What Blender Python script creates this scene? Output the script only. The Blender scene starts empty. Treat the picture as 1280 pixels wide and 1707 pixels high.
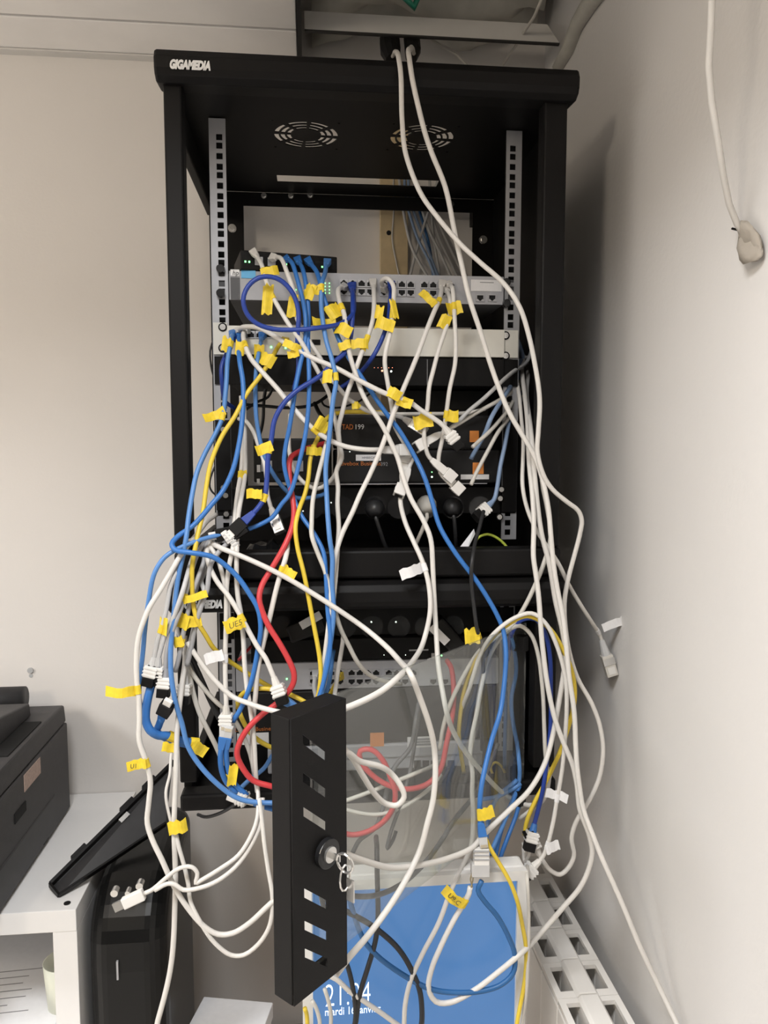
import bpy, bmesh, math, random
from mathutils import Vector, Matrix
random.seed(7)
S = bpy.context.scene
COL = S.collection
# ------------------------------------------------------------------ camera
FPX, YAW, PITCH = 1250.0, math.radians(5.6), math.radians(5.0)
CAM = Vector((0, 0, 1.70))
cd = bpy.data.cameras.new('camera'); cam = bpy.data.objects.new('camera', cd); COL.objects.link(cam)
cam.location = CAM; cam.rotation_euler = (math.pi/2 - PITCH, 0, -YAW)
cd.sensor_fit = 'VERTICAL'; cd.sensor_height = 36; cd.lens = 36*FPX/1707; cd.clip_start = .02
S.camera = cam
# ------------------------------------------------------------------ light
w = bpy.data.worlds.new('room_light'); S.world = w; w.use_nodes = True
w.node_tree.nodes['Background'].inputs[0].default_value = (1.0, .91, .80, 1)
w.node_tree.nodes['Background'].inputs[1].default_value = .19
def area(name, loc, sx, sy, power, col, spread=180, rot=(0, 0, 0)):
    l = bpy.data.lights.new(name, 'AREA'); l.shape = 'RECTANGLE'; l.size = sx; l.size_y = sy
    l.energy = power; l.color = col; l.spread = math.radians(spread)
    o = bpy.data.objects.new(name, l); o.location = loc; o.rotation_euler = rot; COL.objects.link(o); return o
area('ceiling_panel_light', (-.22, .22, 2.44), .38, .38, 18.5, (.97, .985, 1.0), 143)
area('ceiling_panel_light', (-2.0, .22, 2.44), .55, .55, 47, (.97, .985, 1.0), 143)
pl = bpy.data.lights.new('upper_wall_fill', 'POINT'); pl.energy = 31; pl.color = (1.0, .87, .70); pl.shadow_soft_size = .14  # added unseen fill that lifts the upper walls, no fixture hangs here
po = bpy.data.objects.new('upper_wall_fill', pl); po.location = (-1.1, -.7, 2.30); COL.objects.link(po)
S.view_settings.view_transform = 'Standard'; S.view_settings.look = 'None'
S.view_settings.gamma = 1; S.view_settings.use_curve_mapping = False
S.view_settings.exposure = 0.0
# ------------------------------------------------------------------ picture -> place
FWD = Vector((math.sin(YAW)*math.cos(PITCH), math.cos(YAW)*math.cos(PITCH), -math.sin(PITCH)))
RGT = Vector((math.cos(YAW), -math.sin(YAW), 0)); UPV = RGT.cross(FWD)
def ray(px, py): return FWD + RGT*((px-640)/FPX) - UPV*((py-853.5)/FPX)
def P(px, py, Y): d = ray(px, py); return CAM + d*(Y/d.y)
def PX(px, py, X): d = ray(px, py); return CAM + d*(X/d.x)
def PZ(px, py, Z): d = ray(px, py); return CAM + d*((Z-CAM.z)/d.z)
def depth(p): return (p-CAM).dot(FWD)
def pix(p):
    v = p-CAM; z = v.dot(FWD); return 640+FPX*v.dot(RGT)/z, 853.5-FPX*v.dot(UPV)/z
# ------------------------------------------------------------------ materials
MAT = {}
def mat(name, col, rough=.5, metal=0, noise=0, nscale=40, bump=0, bscale=200, emit=None, estr=1, trans=0, ior=1.45, spec=None, alpha=None, coat=0):
    m = bpy.data.materials.new(name); m.use_nodes = True; nt = m.node_tree; b = nt.nodes['Principled BSDF']
    b.inputs['Base Color'].default_value = (*col, 1); b.inputs['Roughness'].default_value = rough; b.inputs['Metallic'].default_value = metal
    b.inputs['IOR'].default_value = ior
    if spec is not None: b.inputs['Specular IOR Level'].default_value = spec
    if trans: b.inputs['Transmission Weight'].default_value = trans
    if alpha is not None: b.inputs['Alpha'].default_value = alpha
    if coat: b.inputs['Coat Weight'].default_value = coat
    if emit: b.inputs['Emission Color'].default_value = (*emit, 1); b.inputs['Emission Strength'].default_value = estr
    if noise or bump:
        tc = nt.nodes.new('ShaderNodeTexCoord')
    if noise:
        n = nt.nodes.new('ShaderNodeTexNoise'); n.inputs['Scale'].default_value = nscale; n.inputs['Detail'].default_value = 5
        r = nt.nodes.new('ShaderNodeValToRGB')
        r.color_ramp.elements[0].color = (*[max(0, c*(1-noise)) for c in col], 1); r.color_ramp.elements[0].position = .3
        r.color_ramp.elements[1].color = (*[min(1, c*(1+noise)) for c in col], 1); r.color_ramp.elements[1].position = .7
        nt.links.new(tc.outputs['Object'], n.inputs['Vector']); nt.links.new(n.outputs['Fac'], r.inputs['Fac']); nt.links.new(r.outputs['Color'], b.inputs['Base Color'])
    if bump:
        n2 = nt.nodes.new('ShaderNodeTexNoise'); n2.inputs['Scale'].default_value = bscale; n2.inputs['Detail'].default_value = 3
        bp = nt.nodes.new('ShaderNodeBump'); bp.inputs['Strength'].default_value = bump; bp.inputs['Distance'].default_value = .002
        nt.links.new(tc.outputs['Object'], n2.inputs['Vector']); nt.links.new(n2.outputs['Fac'], bp.inputs['Height']); nt.links.new(bp.outputs['Normal'], b.inputs['Normal'])
    MAT[name] = m; return m
mat('wall', (.735, .70, .665), .85, noise=.02, nscale=3, bump=.12, bscale=160)
mat('wall2', (.68, .66, .64), .85, noise=.02, nscale=3, bump=.2, bscale=120)
mat('ceil', (.84, .81, .78), .6, noise=.04, nscale=8)
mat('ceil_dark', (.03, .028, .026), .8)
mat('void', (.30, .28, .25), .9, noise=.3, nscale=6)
mat('steel_paint', (.62, .60, .57), .45, noise=.03, nscale=20)
mat('floor', (.60, .57, .53), .6, noise=.1, nscale=10)
mat('black', (.0055, .005, .005), .5, bump=.08, bscale=900, spec=.2)
mat('black_soft', (.011, .0105, .0105), .55, noise=.15, nscale=30, spec=.3)
mat('case_black', (.005, .005, .005), .3, spec=.3)
mat('black_gloss', (.012, .012, .013), .2)
mat('charcoal', (.042, .040, .041), .55, noise=.1, nscale=60, bump=.15, bscale=500)
mat('charcoal_dk', (.03, .029, .03), .5, noise=.1, nscale=60)
mat('rail', (.40, .40, .415), .42, metal=.35, noise=.04, nscale=50)
mat('screw', (.72, .71, .69), .25, metal=.9)
mat('brass', (.62, .52, .33), .3, metal=.9)
mat('hole', (.004, .004, .004), .8)
mat('switch_grey', (.36, .36, .38), .45, noise=.05, nscale=25)
mat('switch_dark', (.07, .07, .075), .5, noise=.08, nscale=25)
mat('white_panel', (.68, .66, .60), .45, noise=.03, nscale=15)
mat('white_plastic', (.66, .64, .61), .45)
mat('white_lam', (.80, .79, .78), .35, noise=.015, nscale=5)
mat('label', (.68, .67, .67), .6, noise=.03, nscale=200)
mat('paper', (.82, .82, .84), .8, noise=.02, nscale=100)
mat('orange', (.72, .25, .05), .5, noise=.03, nscale=60)
mat('orange_print', (.45, .14, .03), .6)
mat('white_print', (.75, .75, .75), .6)
mat('grey_print', (.25, .25, .26), .6)
mat('blue_badge', (.10, .38, .66), .45)
mat('led', (.1, .8, .2), .4, emit=(.25, 1, .3), estr=3.0)
mat('led_red', (.8, .2, .1), .4, emit=(1, .35, .2), estr=3.0)
mat('led_white', (.8, .9, .8), .4, emit=(.85, 1, .85), estr=3.0)
mat('screen', (.015, .03, .06), .3, emit=(.085, .225, .50), estr=.86)
mat('screen_text', (.8, .85, .9), .4, emit=(.70, .82, .98), estr=1.0)
mat('bezel', (.66, .645, .62), .45)
mat('radiator', (.76, .735, .70), .4, noise=.02, nscale=20)
mat('wood', (.60, .47, .28), .6, noise=.12, nscale=30)
mat('desk', (.22, .15, .10), .55, noise=.15, nscale=14)
mat('c_white', (.60, .575, .54), .45, noise=.03, nscale=40)
mat('c_ivory', (.53, .505, .46), .48, noise=.05, nscale=40)
mat('c_grey', (.32, .32, .33), .5, noise=.05, nscale=40)
mat('c_lgrey', (.45, .445, .44), .5, noise=.05, nscale=40)
mat('c_blue', (.032, .145, .42), .42, noise=.05, nscale=40)
mat('c_lblue', (.075, .20, .46), .42, noise=.05, nscale=40)
mat('c_dblue', (.014, .042, .25), .42, noise=.05, nscale=40)
mat('c_nblue', (.02, .10, .26), .42, noise=.05, nscale=40)
mat('c_steel', (.20, .28, .42), .45, noise=.06, nscale=40)
mat('c_yellow', (.62, .45, .04), .45, noise=.05, nscale=40)
mat('c_red', (.50, .04, .045), .42, noise=.05, nscale=40)
mat('c_black', (.016, .016, .017), .45)
mat('c_dgrey', (.10, .10, .105), .45)
mat('c_earth', (.50, .60, .08), .45)
mat('tape', (.70, .51, .03), .55, noise=.10, nscale=120, bump=.3, bscale=160)
mat('ink', (.10, .08, .03), .7)
mat('clear', (.72, .72, .72), .18, trans=.35, ior=1.45)
mat('contact', (.62, .55, .42), .3, metal=.7)
mat('plaster', (.38, .34, .29), .9, bump=.8, bscale=60)
mat('sheet', (.62, .60, .54), .35, alpha=.75, noise=.2, nscale=14)
mat('green', (.02, .22, .14), .45)
def thin_glass():
    m = bpy.data.materials.new('glass'); m.use_nodes = True; nt = m.node_tree; nt.nodes.clear()
    o = nt.nodes.new('ShaderNodeOutputMaterial'); mx = nt.nodes.new('ShaderNodeMixShader'); lw = nt.nodes.new('ShaderNodeLayerWeight')
    tr = nt.nodes.new('ShaderNodeBsdfTransparent'); gl = nt.nodes.new('ShaderNodeBsdfGlossy')
    lw.inputs['Blend'].default_value = .5; tr.inputs['Color'].default_value = (.93, .95, .94, 1); gl.inputs['Roughness'].default_value = .02
    pw = nt.nodes.new('ShaderNodeMath'); pw.operation = 'POWER'; pw.inputs[1].default_value = 5
    ma = nt.nodes.new('ShaderNodeMath'); ma.operation = 'MULTIPLY_ADD'; ma.inputs[1].default_value = .95; ma.inputs[2].default_value = .085
    nt.links.new(lw.outputs['Facing'], pw.inputs[0]); nt.links.new(pw.outputs[0], ma.inputs[0]); nt.links.new(ma.outputs[0], mx.inputs[0])
    nt.links.new(tr.outputs[0], mx.inputs[1]); nt.links.new(gl.outputs[0], mx.inputs[2]); df = nt.nodes.new('ShaderNodeBsdfDiffuse'); df.inputs['Color'].default_value = (.8, .78, .75, 1)      # dust film whose pale colour also paints in the reflected haze
    m2 = nt.nodes.new('ShaderNodeMixShader'); m2.inputs[0].default_value = .035
    nt.links.new(mx.outputs[0], m2.inputs[1]); nt.links.new(df.outputs[0], m2.inputs[2]); nt.links.new(m2.outputs[0], o.inputs['Surface'])
    MAT['glass'] = m
thin_glass()
mat('glass_edge', (.25, .36, .33), .15, trans=.5)
mat('cup', (.80, .82, .70), .4)
# ------------------------------------------------------------------ mesh helpers
class MB:
    def __init__(s): s.v = []; s.f = []
    def add(s, vs, fs):
        n = len(s.v); s.v += [Vector(v) for v in vs]; s.f += [tuple(i+n for i in f) for f in fs]; return s
    def box(s, x0, x1, y0, y1, z0, z1):
        return s.add([(x0,y0,z0),(x1,y0,z0),(x1,y1,z0),(x0,y1,z0),(x0,y0,z1),(x1,y0,z1),(x1,y1,z1),(x0,y1,z1)],
                     [(0,3,2,1),(4,5,6,7),(0,1,5,4),(1,2,6,5),(2,3,7,6),(3,0,4,7)])
    def obox(s, c, ax, h):       # oriented box: centre, three unit axes, half sizes
        c = Vector(c); vs = []
        for k in (-1, 1):
            for i, j in ((-1,-1),(1,-1),(1,1),(-1,1)): vs.append(c+ax[0]*(i*h[0])+ax[1]*(j*h[1])+ax[2]*(k*h[2]))
        return s.add(vs, [(0,3,2,1),(4,5,6,7),(0,1,5,4),(1,2,6,5),(2,3,7,6),(3,0,4,7)])
    def prism(s, pts, d):        # planar polygon extruded by vector d
        n = len(pts); pts = [Vector(p) for p in pts]; d = Vector(d)
        return s.add(pts+[p+d for p in pts], [tuple(range(n))[::-1], tuple(range(n, 2*n))]+[(i,(i+1)%n,(i+1)%n+n,i+n) for i in range(n)])
    def loft(s, rings, cap=True):
        n = len(rings[0]); vs = [p for r in rings for p in r]; fs = []
        for k in range(len(rings)-1):
            for i in range(n): fs.append((k*n+i, k*n+(i+1)%n, (k+1)*n+(i+1)%n, (k+1)*n+i))
        if cap: fs += [tuple(range(n))[::-1], tuple(range((len(rings)-1)*n, len(rings)*n))]
        return s.add(vs, fs)
    def tube(s, pts, r, n=8):
        pts = [Vector(p) for p in pts]; m = len(pts)
        T = [(pts[min(i+1, m-1)]-pts[max(i-1, 0)]).normalized() for i in range(m)]
        u = T[0].orthogonal().normalized(); rings = []
        for i in range(m):
            u = (u-T[i]*u.dot(T[i]))
            u = u.normalized() if u.length > 1e-6 else T[i].orthogonal().normalized()
            v = T[i].cross(u); rr = r[i] if isinstance(r, (list, tuple)) else r
            rings.append([pts[i]+(u*math.cos(a)+v*math.sin(a))*rr for a in (2*math.pi*k/n for k in range(n))])
        return s.loft(rings)
    def cyl(s, a, b, r, n=16, r2=None): return s.tube([a, b], [r, r if r2 is None else r2], n)
def setp(o, label=None, cat=None, group=None, kind=None):
    if label: o['label'] = label
    if cat: o['category'] = cat
    if group: o['group'] = group
    if kind: o['kind'] = kind
    return o
def wloc(o):
    v = Vector((0, 0, 0))
    while o: v += o.location; o = o.parent
    return v
def obj(name, mb, m, parent=None, label=None, cat=None, group=None, kind=None, smooth=False, bevel=0, seg=2, loc=None):
    if loc is None:
        xs = [v.x for v in mb.v]; ys = [v.y for v in mb.v]; zs = [v.z for v in mb.v]
        loc = Vector(((min(xs)+max(xs))/2, (min(ys)+max(ys))/2, min(zs)))
    me = bpy.data.meshes.new(name); me.from_pydata([v-loc for v in mb.v], [], mb.f)
    me.materials.append(MAT[m]); me.update()
    bm = bmesh.new(); bm.from_mesh(me); bmesh.ops.recalc_face_normals(bm, faces=bm.faces); bm.to_mesh(me); bm.free()
    if smooth:
        for p in me.polygons: p.use_smooth = True
    return link(name, me, loc, parent, label, cat, group, kind, bevel, seg)
def link(name, me, loc, parent=None, label=None, cat=None, group=None, kind=None, bevel=0, seg=2):
    o = bpy.data.objects.new(name, me); COL.objects.link(o)
    if parent: o.parent = parent; o.location = Vector(loc)-wloc(parent)
    else: o.location = loc
    if bevel:
        b = o.modifiers.new('bevel', 'BEVEL'); b.width = bevel; b.segments = seg; b.limit_method = 'ANGLE'
    return setp(o, label, cat, group, kind)
def thing(name, loc, label, cat, group=None, kind=None):
    o = bpy.data.objects.new(name, None); COL.objects.link(o); o.location = loc; o.empty_display_size = .03
    return setp(o, label, cat, group, kind)
def share(name, src, loc, parent=None, label=None, cat=None, group=None):
    return link(name, src.data, loc, parent, label, cat, group)
def plate_mesh(name, outer, holes, thick, mtx, m):
    """flat sheet with real holes; outer and holes in 2D, placed by mtx; the sheet is centred on its plane"""
    cu = bpy.data.curves.new(name, 'CURVE'); cu.dimensions = '2D'; cu.fill_mode = 'BOTH'; cu.extrude = thick/2
    for poly in [outer]+holes:
        sp = cu.splines.new('POLY'); sp.points.add(len(poly)-1); sp.use_cyclic_u = True
        for i, (x, y) in enumerate(poly): sp.points[i].co = (x, y, 0, 1)
    t = bpy.data.objects.new(name, cu); COL.objects.link(t)
    dg = bpy.context.evaluated_depsgraph_get()
    me = bpy.data.meshes.new_from_object(t.evaluated_get(dg)); bpy.data.objects.remove(t); bpy.data.curves.remove(cu)
    me.transform(mtx); me.materials.clear(); me.materials.append(MAT[m]); me.name = name
    return me
def frame(o, x, y):   # 2D -> world matrix from an origin and two axes
    x = Vector(x).normalized(); y = Vector(y).normalized(); z = x.cross(y)
    return Matrix(((x.x,y.x,z.x,o[0]),(x.y,y.y,z.y,o[1]),(x.z,y.z,z.z,o[2]),(0,0,0,1)))
def plate(name, outer, holes, thick, mtx, m, parent, **k):
    me = plate_mesh(name, outer, holes, thick, mtx, m)
    vs = [v.co for v in me.vertices]
    loc = Vector(((min(v.x for v in vs)+max(v.x for v in vs))/2, (min(v.y for v in vs)+max(v.y for v in vs))/2, min(v.z for v in vs)))
    me.transform(Matrix.Translation(-loc))
    return link(name, me, loc, parent, **k)
def rect(x0, x1, y0, y1): return [(x0,y0),(x1,y0),(x1,y1),(x0,y1)]
def text(name, s, size, mtx, m, parent, shear=0, offset=0, width=None, **k):
    cu = bpy.data.curves.new(name, 'FONT'); cu.body = s; cu.size = size; cu.extrude = .0003; cu.shear = shear; cu.offset = offset
    cu.align_x = 'LEFT'; cu.align_y = 'CENTER'; cu.resolution_u = 3
    t = bpy.data.objects.new(name, cu); COL.objects.link(t)
    dg = bpy.context.evaluated_depsgraph_get(); me = bpy.data.meshes.new_from_object(t.evaluated_get(dg))
    bpy.data.objects.remove(t); bpy.data.curves.remove(cu)
    if width:
        xs = [v.co.x for v in me.vertices]; f = width/(max(xs)-min(xs)); me.transform(Matrix.Diagonal((f, 1, 1, 1)))
    me.transform(mtx); me.materials.clear(); me.materials.append(MAT[m])
    loc = sum((v.co for v in me.vertices), Vector())/len(me.vertices); me.transform(Matrix.Translation(-loc))
    return link(name, me, loc, parent, **k)
FRONT = lambda p: frame(p, (1, 0, 0), (0, 0, 1))     # faces the room
# ------------------------------------------------------------------ the room
YW, XW, ZC = 1.62, .50, 2.475
def struct(name, mb, m, parent=None, **k): return obj(name, mb, m, parent, kind='structure' if not parent else None, **k)
struct('wall_back', MB().box(-2.6, XW+.1, YW, YW+.1, 0, 3.0), 'wall', label='beige painted wall behind the rack')
struct('wall_right', MB().box(XW, XW+.1, -1.2, YW, 0, 3.0), 'wall2', label='off-white rough painted wall right of the rack')
struct('wall_left', MB().box(-2.7, -2.6, -1.2, YW, 0, 3.0), 'wall', label='plain beige wall at the far left of the room')
struct('floor', MB().box(-2.6, XW, -2.6, YW, -.05, 0), 'floor', label='floor below the desk and shelf')
ce = thing('ceiling', (-.8, .4, ZC), 'suspended ceiling of grey metal panels with one panel missing', 'ceiling', kind='structure')
del ce['category']
JX, JY = -.016, 1.485
xs = [-2.6, -1.816, -1.216, -.616, JX]
for i in range(4):
    for a, b in ((1.489, YW-.004), (.885, 1.481), (.285, .881)):
        obj('ceiling_panel', MB().box(xs[i]+.003, xs[i+1]-.003, a, b, ZC, ZC+.012), 'ceil', ce, bevel=.0015)
for a, b in ((.285, .881),): obj('ceiling_panel', MB().box(JX+.003, XW-.004, a, b, ZC, ZC+.012), 'ceil', ce, bevel=.0015)
obj('ceiling_field', MB().box(-2.6, XW-.004, -1.2, .281, ZC, ZC+.012), 'ceil', ce)
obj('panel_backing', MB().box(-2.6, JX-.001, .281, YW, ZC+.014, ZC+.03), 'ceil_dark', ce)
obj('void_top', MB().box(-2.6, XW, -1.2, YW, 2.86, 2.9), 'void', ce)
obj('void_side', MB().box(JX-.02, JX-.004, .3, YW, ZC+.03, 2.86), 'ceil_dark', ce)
struct('trim_1', MB().box(-2.6, -.03, YW-.022, YW, ZC-.004, ZC-.001), 'steel_paint', label='thin metal edge strip where wall meets ceiling')
# hanging ceiling rail across the open bay
rl = thing('ceiling_rail', (.23, JY, ZC), 'pale metal ceiling rail crossing the opened ceiling bay', 'rail')
obj('web', MB().prism([(JX+.012, JY, ZC+.003), (.487, JY, ZC+.003), (.462, JY, ZC+.036), (JX+.012, JY, ZC+.036)], (0, .002, 0)), 'steel_paint', rl)
obj('flange', MB().box(JX+.012, .487, JY-.001, JY+.006, ZC, ZC+.003), 'ceil_dark', rl)
bt = thing('ceiling_crossbar', (JX, 1.3, ZC), 'dark narrow ceiling bar beside the missing panel', 'bar')
obj('bar', MB().box(JX-.002, JX+.006, .885, YW-.003, ZC-.004, ZC+.03), 'black_soft', bt)
# crumpled plastic sheet in the void
def sheet(name, c, lx, ly, label, seed, tilt):
    rnd = random.Random(seed); mb = MB(); nx, ny = 14, 10; vs = []
    for j in range(ny+1):
        for i in range(nx+1):
            x = (i/nx-.5)*lx; y = (j/ny-.5)*ly
            z = .02*math.sin(9*i/nx+seed)+.018*math.sin(11*j/ny+2*i/nx)+rnd.uniform(-.008, .008)+tilt*y
            vs.append(Vector(c)+Vector((x, y, z)))
    mb.add(vs, [(j*(nx+1)+i, j*(nx+1)+i+1, (j+1)*(nx+1)+i+1, (j+1)*(nx+1)+i) for j in range(ny) for i in range(nx)])
    o = obj(name, mb, 'sheet', label=label, cat='plastic sheet', smooth=True)
    sd = o.modifiers.new('thickness', 'SOLIDIFY'); sd.thickness = .0006
sheet('plastic_sheet', (.24, 1.30, 2.60), .46, .30, 'crumpled cloudy plastic sheet in the ceiling void above the rail', 2, .25)
sheet('plastic_sheet', (.24, 1.555, 2.56), .46, .10, 'crumpled plastic sheet low behind the ceiling rail by the wall', 5, -.3)
mb = MB().tube([PX(930, 112, .494), PX(948, 80, .492), PX(962, 40, .49), PX(985, 2, .49), PX(1010, -30, .49)], [.012, .014, .014, .016, .016], 8)
obj('foam_strip', mb, 'sheet', label='cloudy plastic tube along the right wall under the ceiling', cat='tube', smooth=True)
# wires lying in the void
def wire(name, pts, r, m, label, cat='wire', **k):
    return obj(name, MB().tube(pts, r, 7), m, label=label, cat=cat, smooth=True, **k)
wire('green_hose', [P(650, 2, 1.50)+Vector((0,0,.05)), P(665, 4, 1.46)+Vector((0,0,.02)), P(690, 12, 1.44), P(705, 2, 1.46)+Vector((0,0,.03))], .007, 'green', 'green hose end in the ceiling void above the rail')
wire('thin_wire', [P(715, 62, 1.53), P(735, 76, 1.54), P(760, 90, 1.55), P(778, 108, 1.56), P(782, 130, 1.57)], .0022, 'c_ivory', 'thin white wire curving out of the ceiling opening behind the rack')
wire('white_rod', [P(908, -14, 1.35), P(890, 28, 1.42), P(858, 78, 1.54), P(838, 108, 1.58)], .0028, 'c_ivory', 'thin straight white rod leaning in the ceiling opening')
# black cable gland where the two white cables come out
g = thing('cable_gland', P(668, 100, 1.50), 'black sleeve in the ceiling opening around two white cables', 'sleeve')
mb = MB(); c = P(651, 86, 1.50); mb.tube([c+Vector((0,.02,.03)), c+Vector((0,0,.0)), c+Vector((.003,-.01,-.02))], [.02, .02, .014], 10); obj('sleeve', mb, 'black_soft', g)
mb = MB(); c = P(688, 84, 1.50); mb.tube([c+Vector((0,.02,.035)), c+Vector((0,0,.0)), c+Vector((-.004,-.01,-.02))], [.016, .016, .011], 10); obj('sleeve', mb, 'black_soft', g)
# wooden batten on the back wall, seen through the rack
wb = thing('wooden_batten', P(657, 470, YW-.01), 'yellowish wooden batten on the wall behind the rack opening', 'batten')
a, b = P(634, 400, YW-.018), P(680, 400, YW-.018)
obj('board', MB().box(a.x, b.x, YW-.018, YW, 1.60, 2.42), 'wood', wb, bevel=.001)
c = P(648, 388, YW-.019); obj('screw', MB().cyl(c, c+Vector((0, .004, 0)), .005, 10), 'black_soft', wb)
# loose wire on the right wall
pts = [PX(1194, -170, .40), PX(1187, -25, .395), PX(1185, 40, .40), PX(1181, 110, .408), PX(1186, 170, .418), PX(1196, 230, .432), PX(1205, 290, .450), PX(1215, 340, .468), PX(1228, 372, .484), PX(1240, 392, .494)]
lw = wire('wall_wire', pts, .0036, 'c_white', 'loose white wire hanging down the right wall to a plaster patch')
mb = MB(); c = PX(1255, 402, .496); rnd = random.Random(3)
rings = []
for k in range(7):
    t = k/6; y0 = Vector((0, -.034*t+.018, -.036*t+.016)); rr = .006+.012*math.sin(math.pi*min(1, t*.9+.1))
    rings.append([c+y0+Vector((-abs(math.cos(a))*rr*.6*rnd.uniform(.7, 1.2), math.sin(a)*rr, math.cos(a)*rr*rnd.uniform(.8, 1.2))) for a in [2*math.pi*i/9 for i in range(9)]])
mb.loft(rings); obj('plaster_patch', mb, 'plaster', lw, label='crumbly plaster patch at the wire end', smooth=True)
a = PX(1220, 381, .487); obj('nail', MB().cyl(a, PX(1233, 384, .498), .0014, 8), 'black_soft', lw)
# ------------------------------------------------------------------ racks
YF, YR, YB = 1.12, 1.23, 1.57
XL, XR = -.2005, .383
def arc_slot(cx, cy, r0, r1, a0, a1, n=5):
    o = [(cx+r1*math.cos(a0+(a1-a0)*i/n), cy+r1*math.sin(a0+(a1-a0)*i/n)) for i in range(n+1)]
    return o+[(cx+r0*math.cos(a1-(a1-a0)*i/n), cy+r0*math.sin(a1-(a1-a0)*i/n)) for i in range(n+1)]
def rail_holes(h, w):
    hs = []; z = .012; k = 0
    while z < h-.012:
        hs.append(rect(-.0048+w, .0048+w, z-.0048, z+.0048)); z += (.015875, .015875, .0127)[k % 3]; k += 1
    return hs
def bolt(parent, p, r=.006):
    obj('bolt', MB().cyl(p, p+Vector((0, -.003, 0)), r, 12).cyl(p+Vector((0, -.003, 0)), p+Vector((0, -.007, 0)), r*.6, 6), 'screw', parent)
def rack(label, z0, z1, opening, logo_px, vents):
    t = thing('wall_rack', (.09, 1.34, z0), label, 'rack')
    # rounded front lip of the cover
    zc0 = z1-.043
    prof = [(1.101, zc0+.006), (1.097, zc0+.014), (1.096, z1-.014), (1.101, z1-.004), (1.112, z1), (1.15, z1), (1.15, zc0+.004), (1.112, zc0)]
    rings = []
    for x, ins in ((-.2085, .008), (-.2075, .003), (-.2045, 0), (.388, 0), (.391, .003), (.392, .008)):
        cy, cz = 1.124, (zc0+z1)/2
        rings.append([Vector((x, cy+(y-cy)*(1-ins*18), cz+(z-cz)*(1-ins*18))) for y, z in prof])
    tc = obj('top_cover', MB().loft(rings), 'black', t, bevel=.001)
    p = P(*logo_px, 1.0945)
    p.y = 1.0950; text('logo_lettering', 'GIGAMEDIA', .0155, FRONT(p), 'white_print', tc, shear=.25, offset=.0010, width=.0545, label='white maker lettering')
    holes = []
    if vents:
        zp = z1-.036
        for fx, fy in ((510, 225), (703, 230)):
            c = PZ(fx, fy, zp)
            for q in range(8):
                for r0, r1 in ((.025, .0315), (.0345, .0415), (.0445, .052)):
                    a = q*math.pi/4+.1; holes.append(arc_slot(c.x, c.y, r0, r1, a+.07, a+math.pi/4-.07))
            for sx, sy in ((-1,-1),(1,-1),(1,1),(-1,1)):
                holes.append([(c.x+sx*.052+.0025*math.cos(a), c.y+sy*.052+.0025*math.sin(a)) for a in [i*math.pi/3 for i in range(6)]])
        a, b = PZ(461, 291, zp), PZ(731, 303, zp); holes.append(rect(a.x, b.x, a.y, a.y+.038))
    else: zp = z1-.02
    plate('top_panel', rect(XL, XR, 1.145, YB+.0012), holes, .002, frame((0, 0, zp), (1, 0, 0), (0, 1, 0)), 'black', t)
    for a, b in ((XL, -.175), (.347, .382)):
        obj('front_post', MB().box(a, b, YF, YF+.032, z0+.0455, zc0+.004), 'black', t, bevel=.003)
    obj('bottom_beam', MB().box(XL, .384, YF-.004, YF+.03, z0+.002, z0+(.045 if vents else .028)), 'black', t, bevel=.004)
    obj('bottom_panel', MB().box(XL, .384, YF+.03, YB-.001, z0+.002, z0+.006), 'black', t)
    obj('side_panel', MB().box(.3815, .384, YF+.034, YB-.001, z0+.006, zp-.002), 'black', t, label='black side panel')
    obj('side_beam', MB().box(XL, -.186, YF+.034, YB-.001, zp-.05, zp-.002), 'black', t, bevel=.002)
    obj('side_beam', MB().box(XL, -.186, YF+.034, YB-.001, z0+.006, z0+.04), 'black', t, bevel=.002)
    plate('back_panel', rect(-.197, .384, z0+.003, zp-.0015), [opening] if opening else [], .003, frame((0, YB+.002, 0), (1, 0, 0), (0, 0, 1)), 'black', t)
    zr0, zr1 = z0+(.045 if vents else .03), zp-.003
    for x in (-.1395, .3315):
        h = zr1-zr0
        r = plate('mounting_rail', rect(-.0128, .0128, 0, h), rail_holes(h, .003 if x < 0 else -.002), .002, frame((x, YR, zr0), (1, 0, 0), (0, 0, 1)), 'rail', t)
        e = x-.0128 if x < 0 else x+.0128
        obj('rail_return', MB().box(min(e, e+(.002 if x < 0 else -.002)), max(e, e+(.002 if x < 0 else -.002)), YR+.001, YR+.035, zr0, zr1), 'rail', r)
        obj('rail_backing', MB().box(x-.0108, x+.0108, YR+.012, YR+.014, zr0, zr1), 'hole', r)
    for x in (-.165, .362):
        obj('wall_bracket', MB().box(x-.02, x+.02, YB+.003, YW, z1-.08, z1-.05), 'black', t)
    return t
up_open = rect(-.129, .338, 1.60, 2.181)
R1 = rack('tall upper black wall rack with two fan grilles in its top', 1.499, 2.245, up_open, (282, 107), True)
for px, py in ((440, 327), (485, 327), (517, 326), (752, 341)): bolt(R1, P(px, py, YB))
for px, py, Y in ((387, 381, 1.50), (805, 400, 1.50)): bolt(R1, P(px, py, Y), .008)
R2 = rack('short lower black wall rack with an open glass door', 1.146, 1.498, None, (306, 1009), False)
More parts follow.
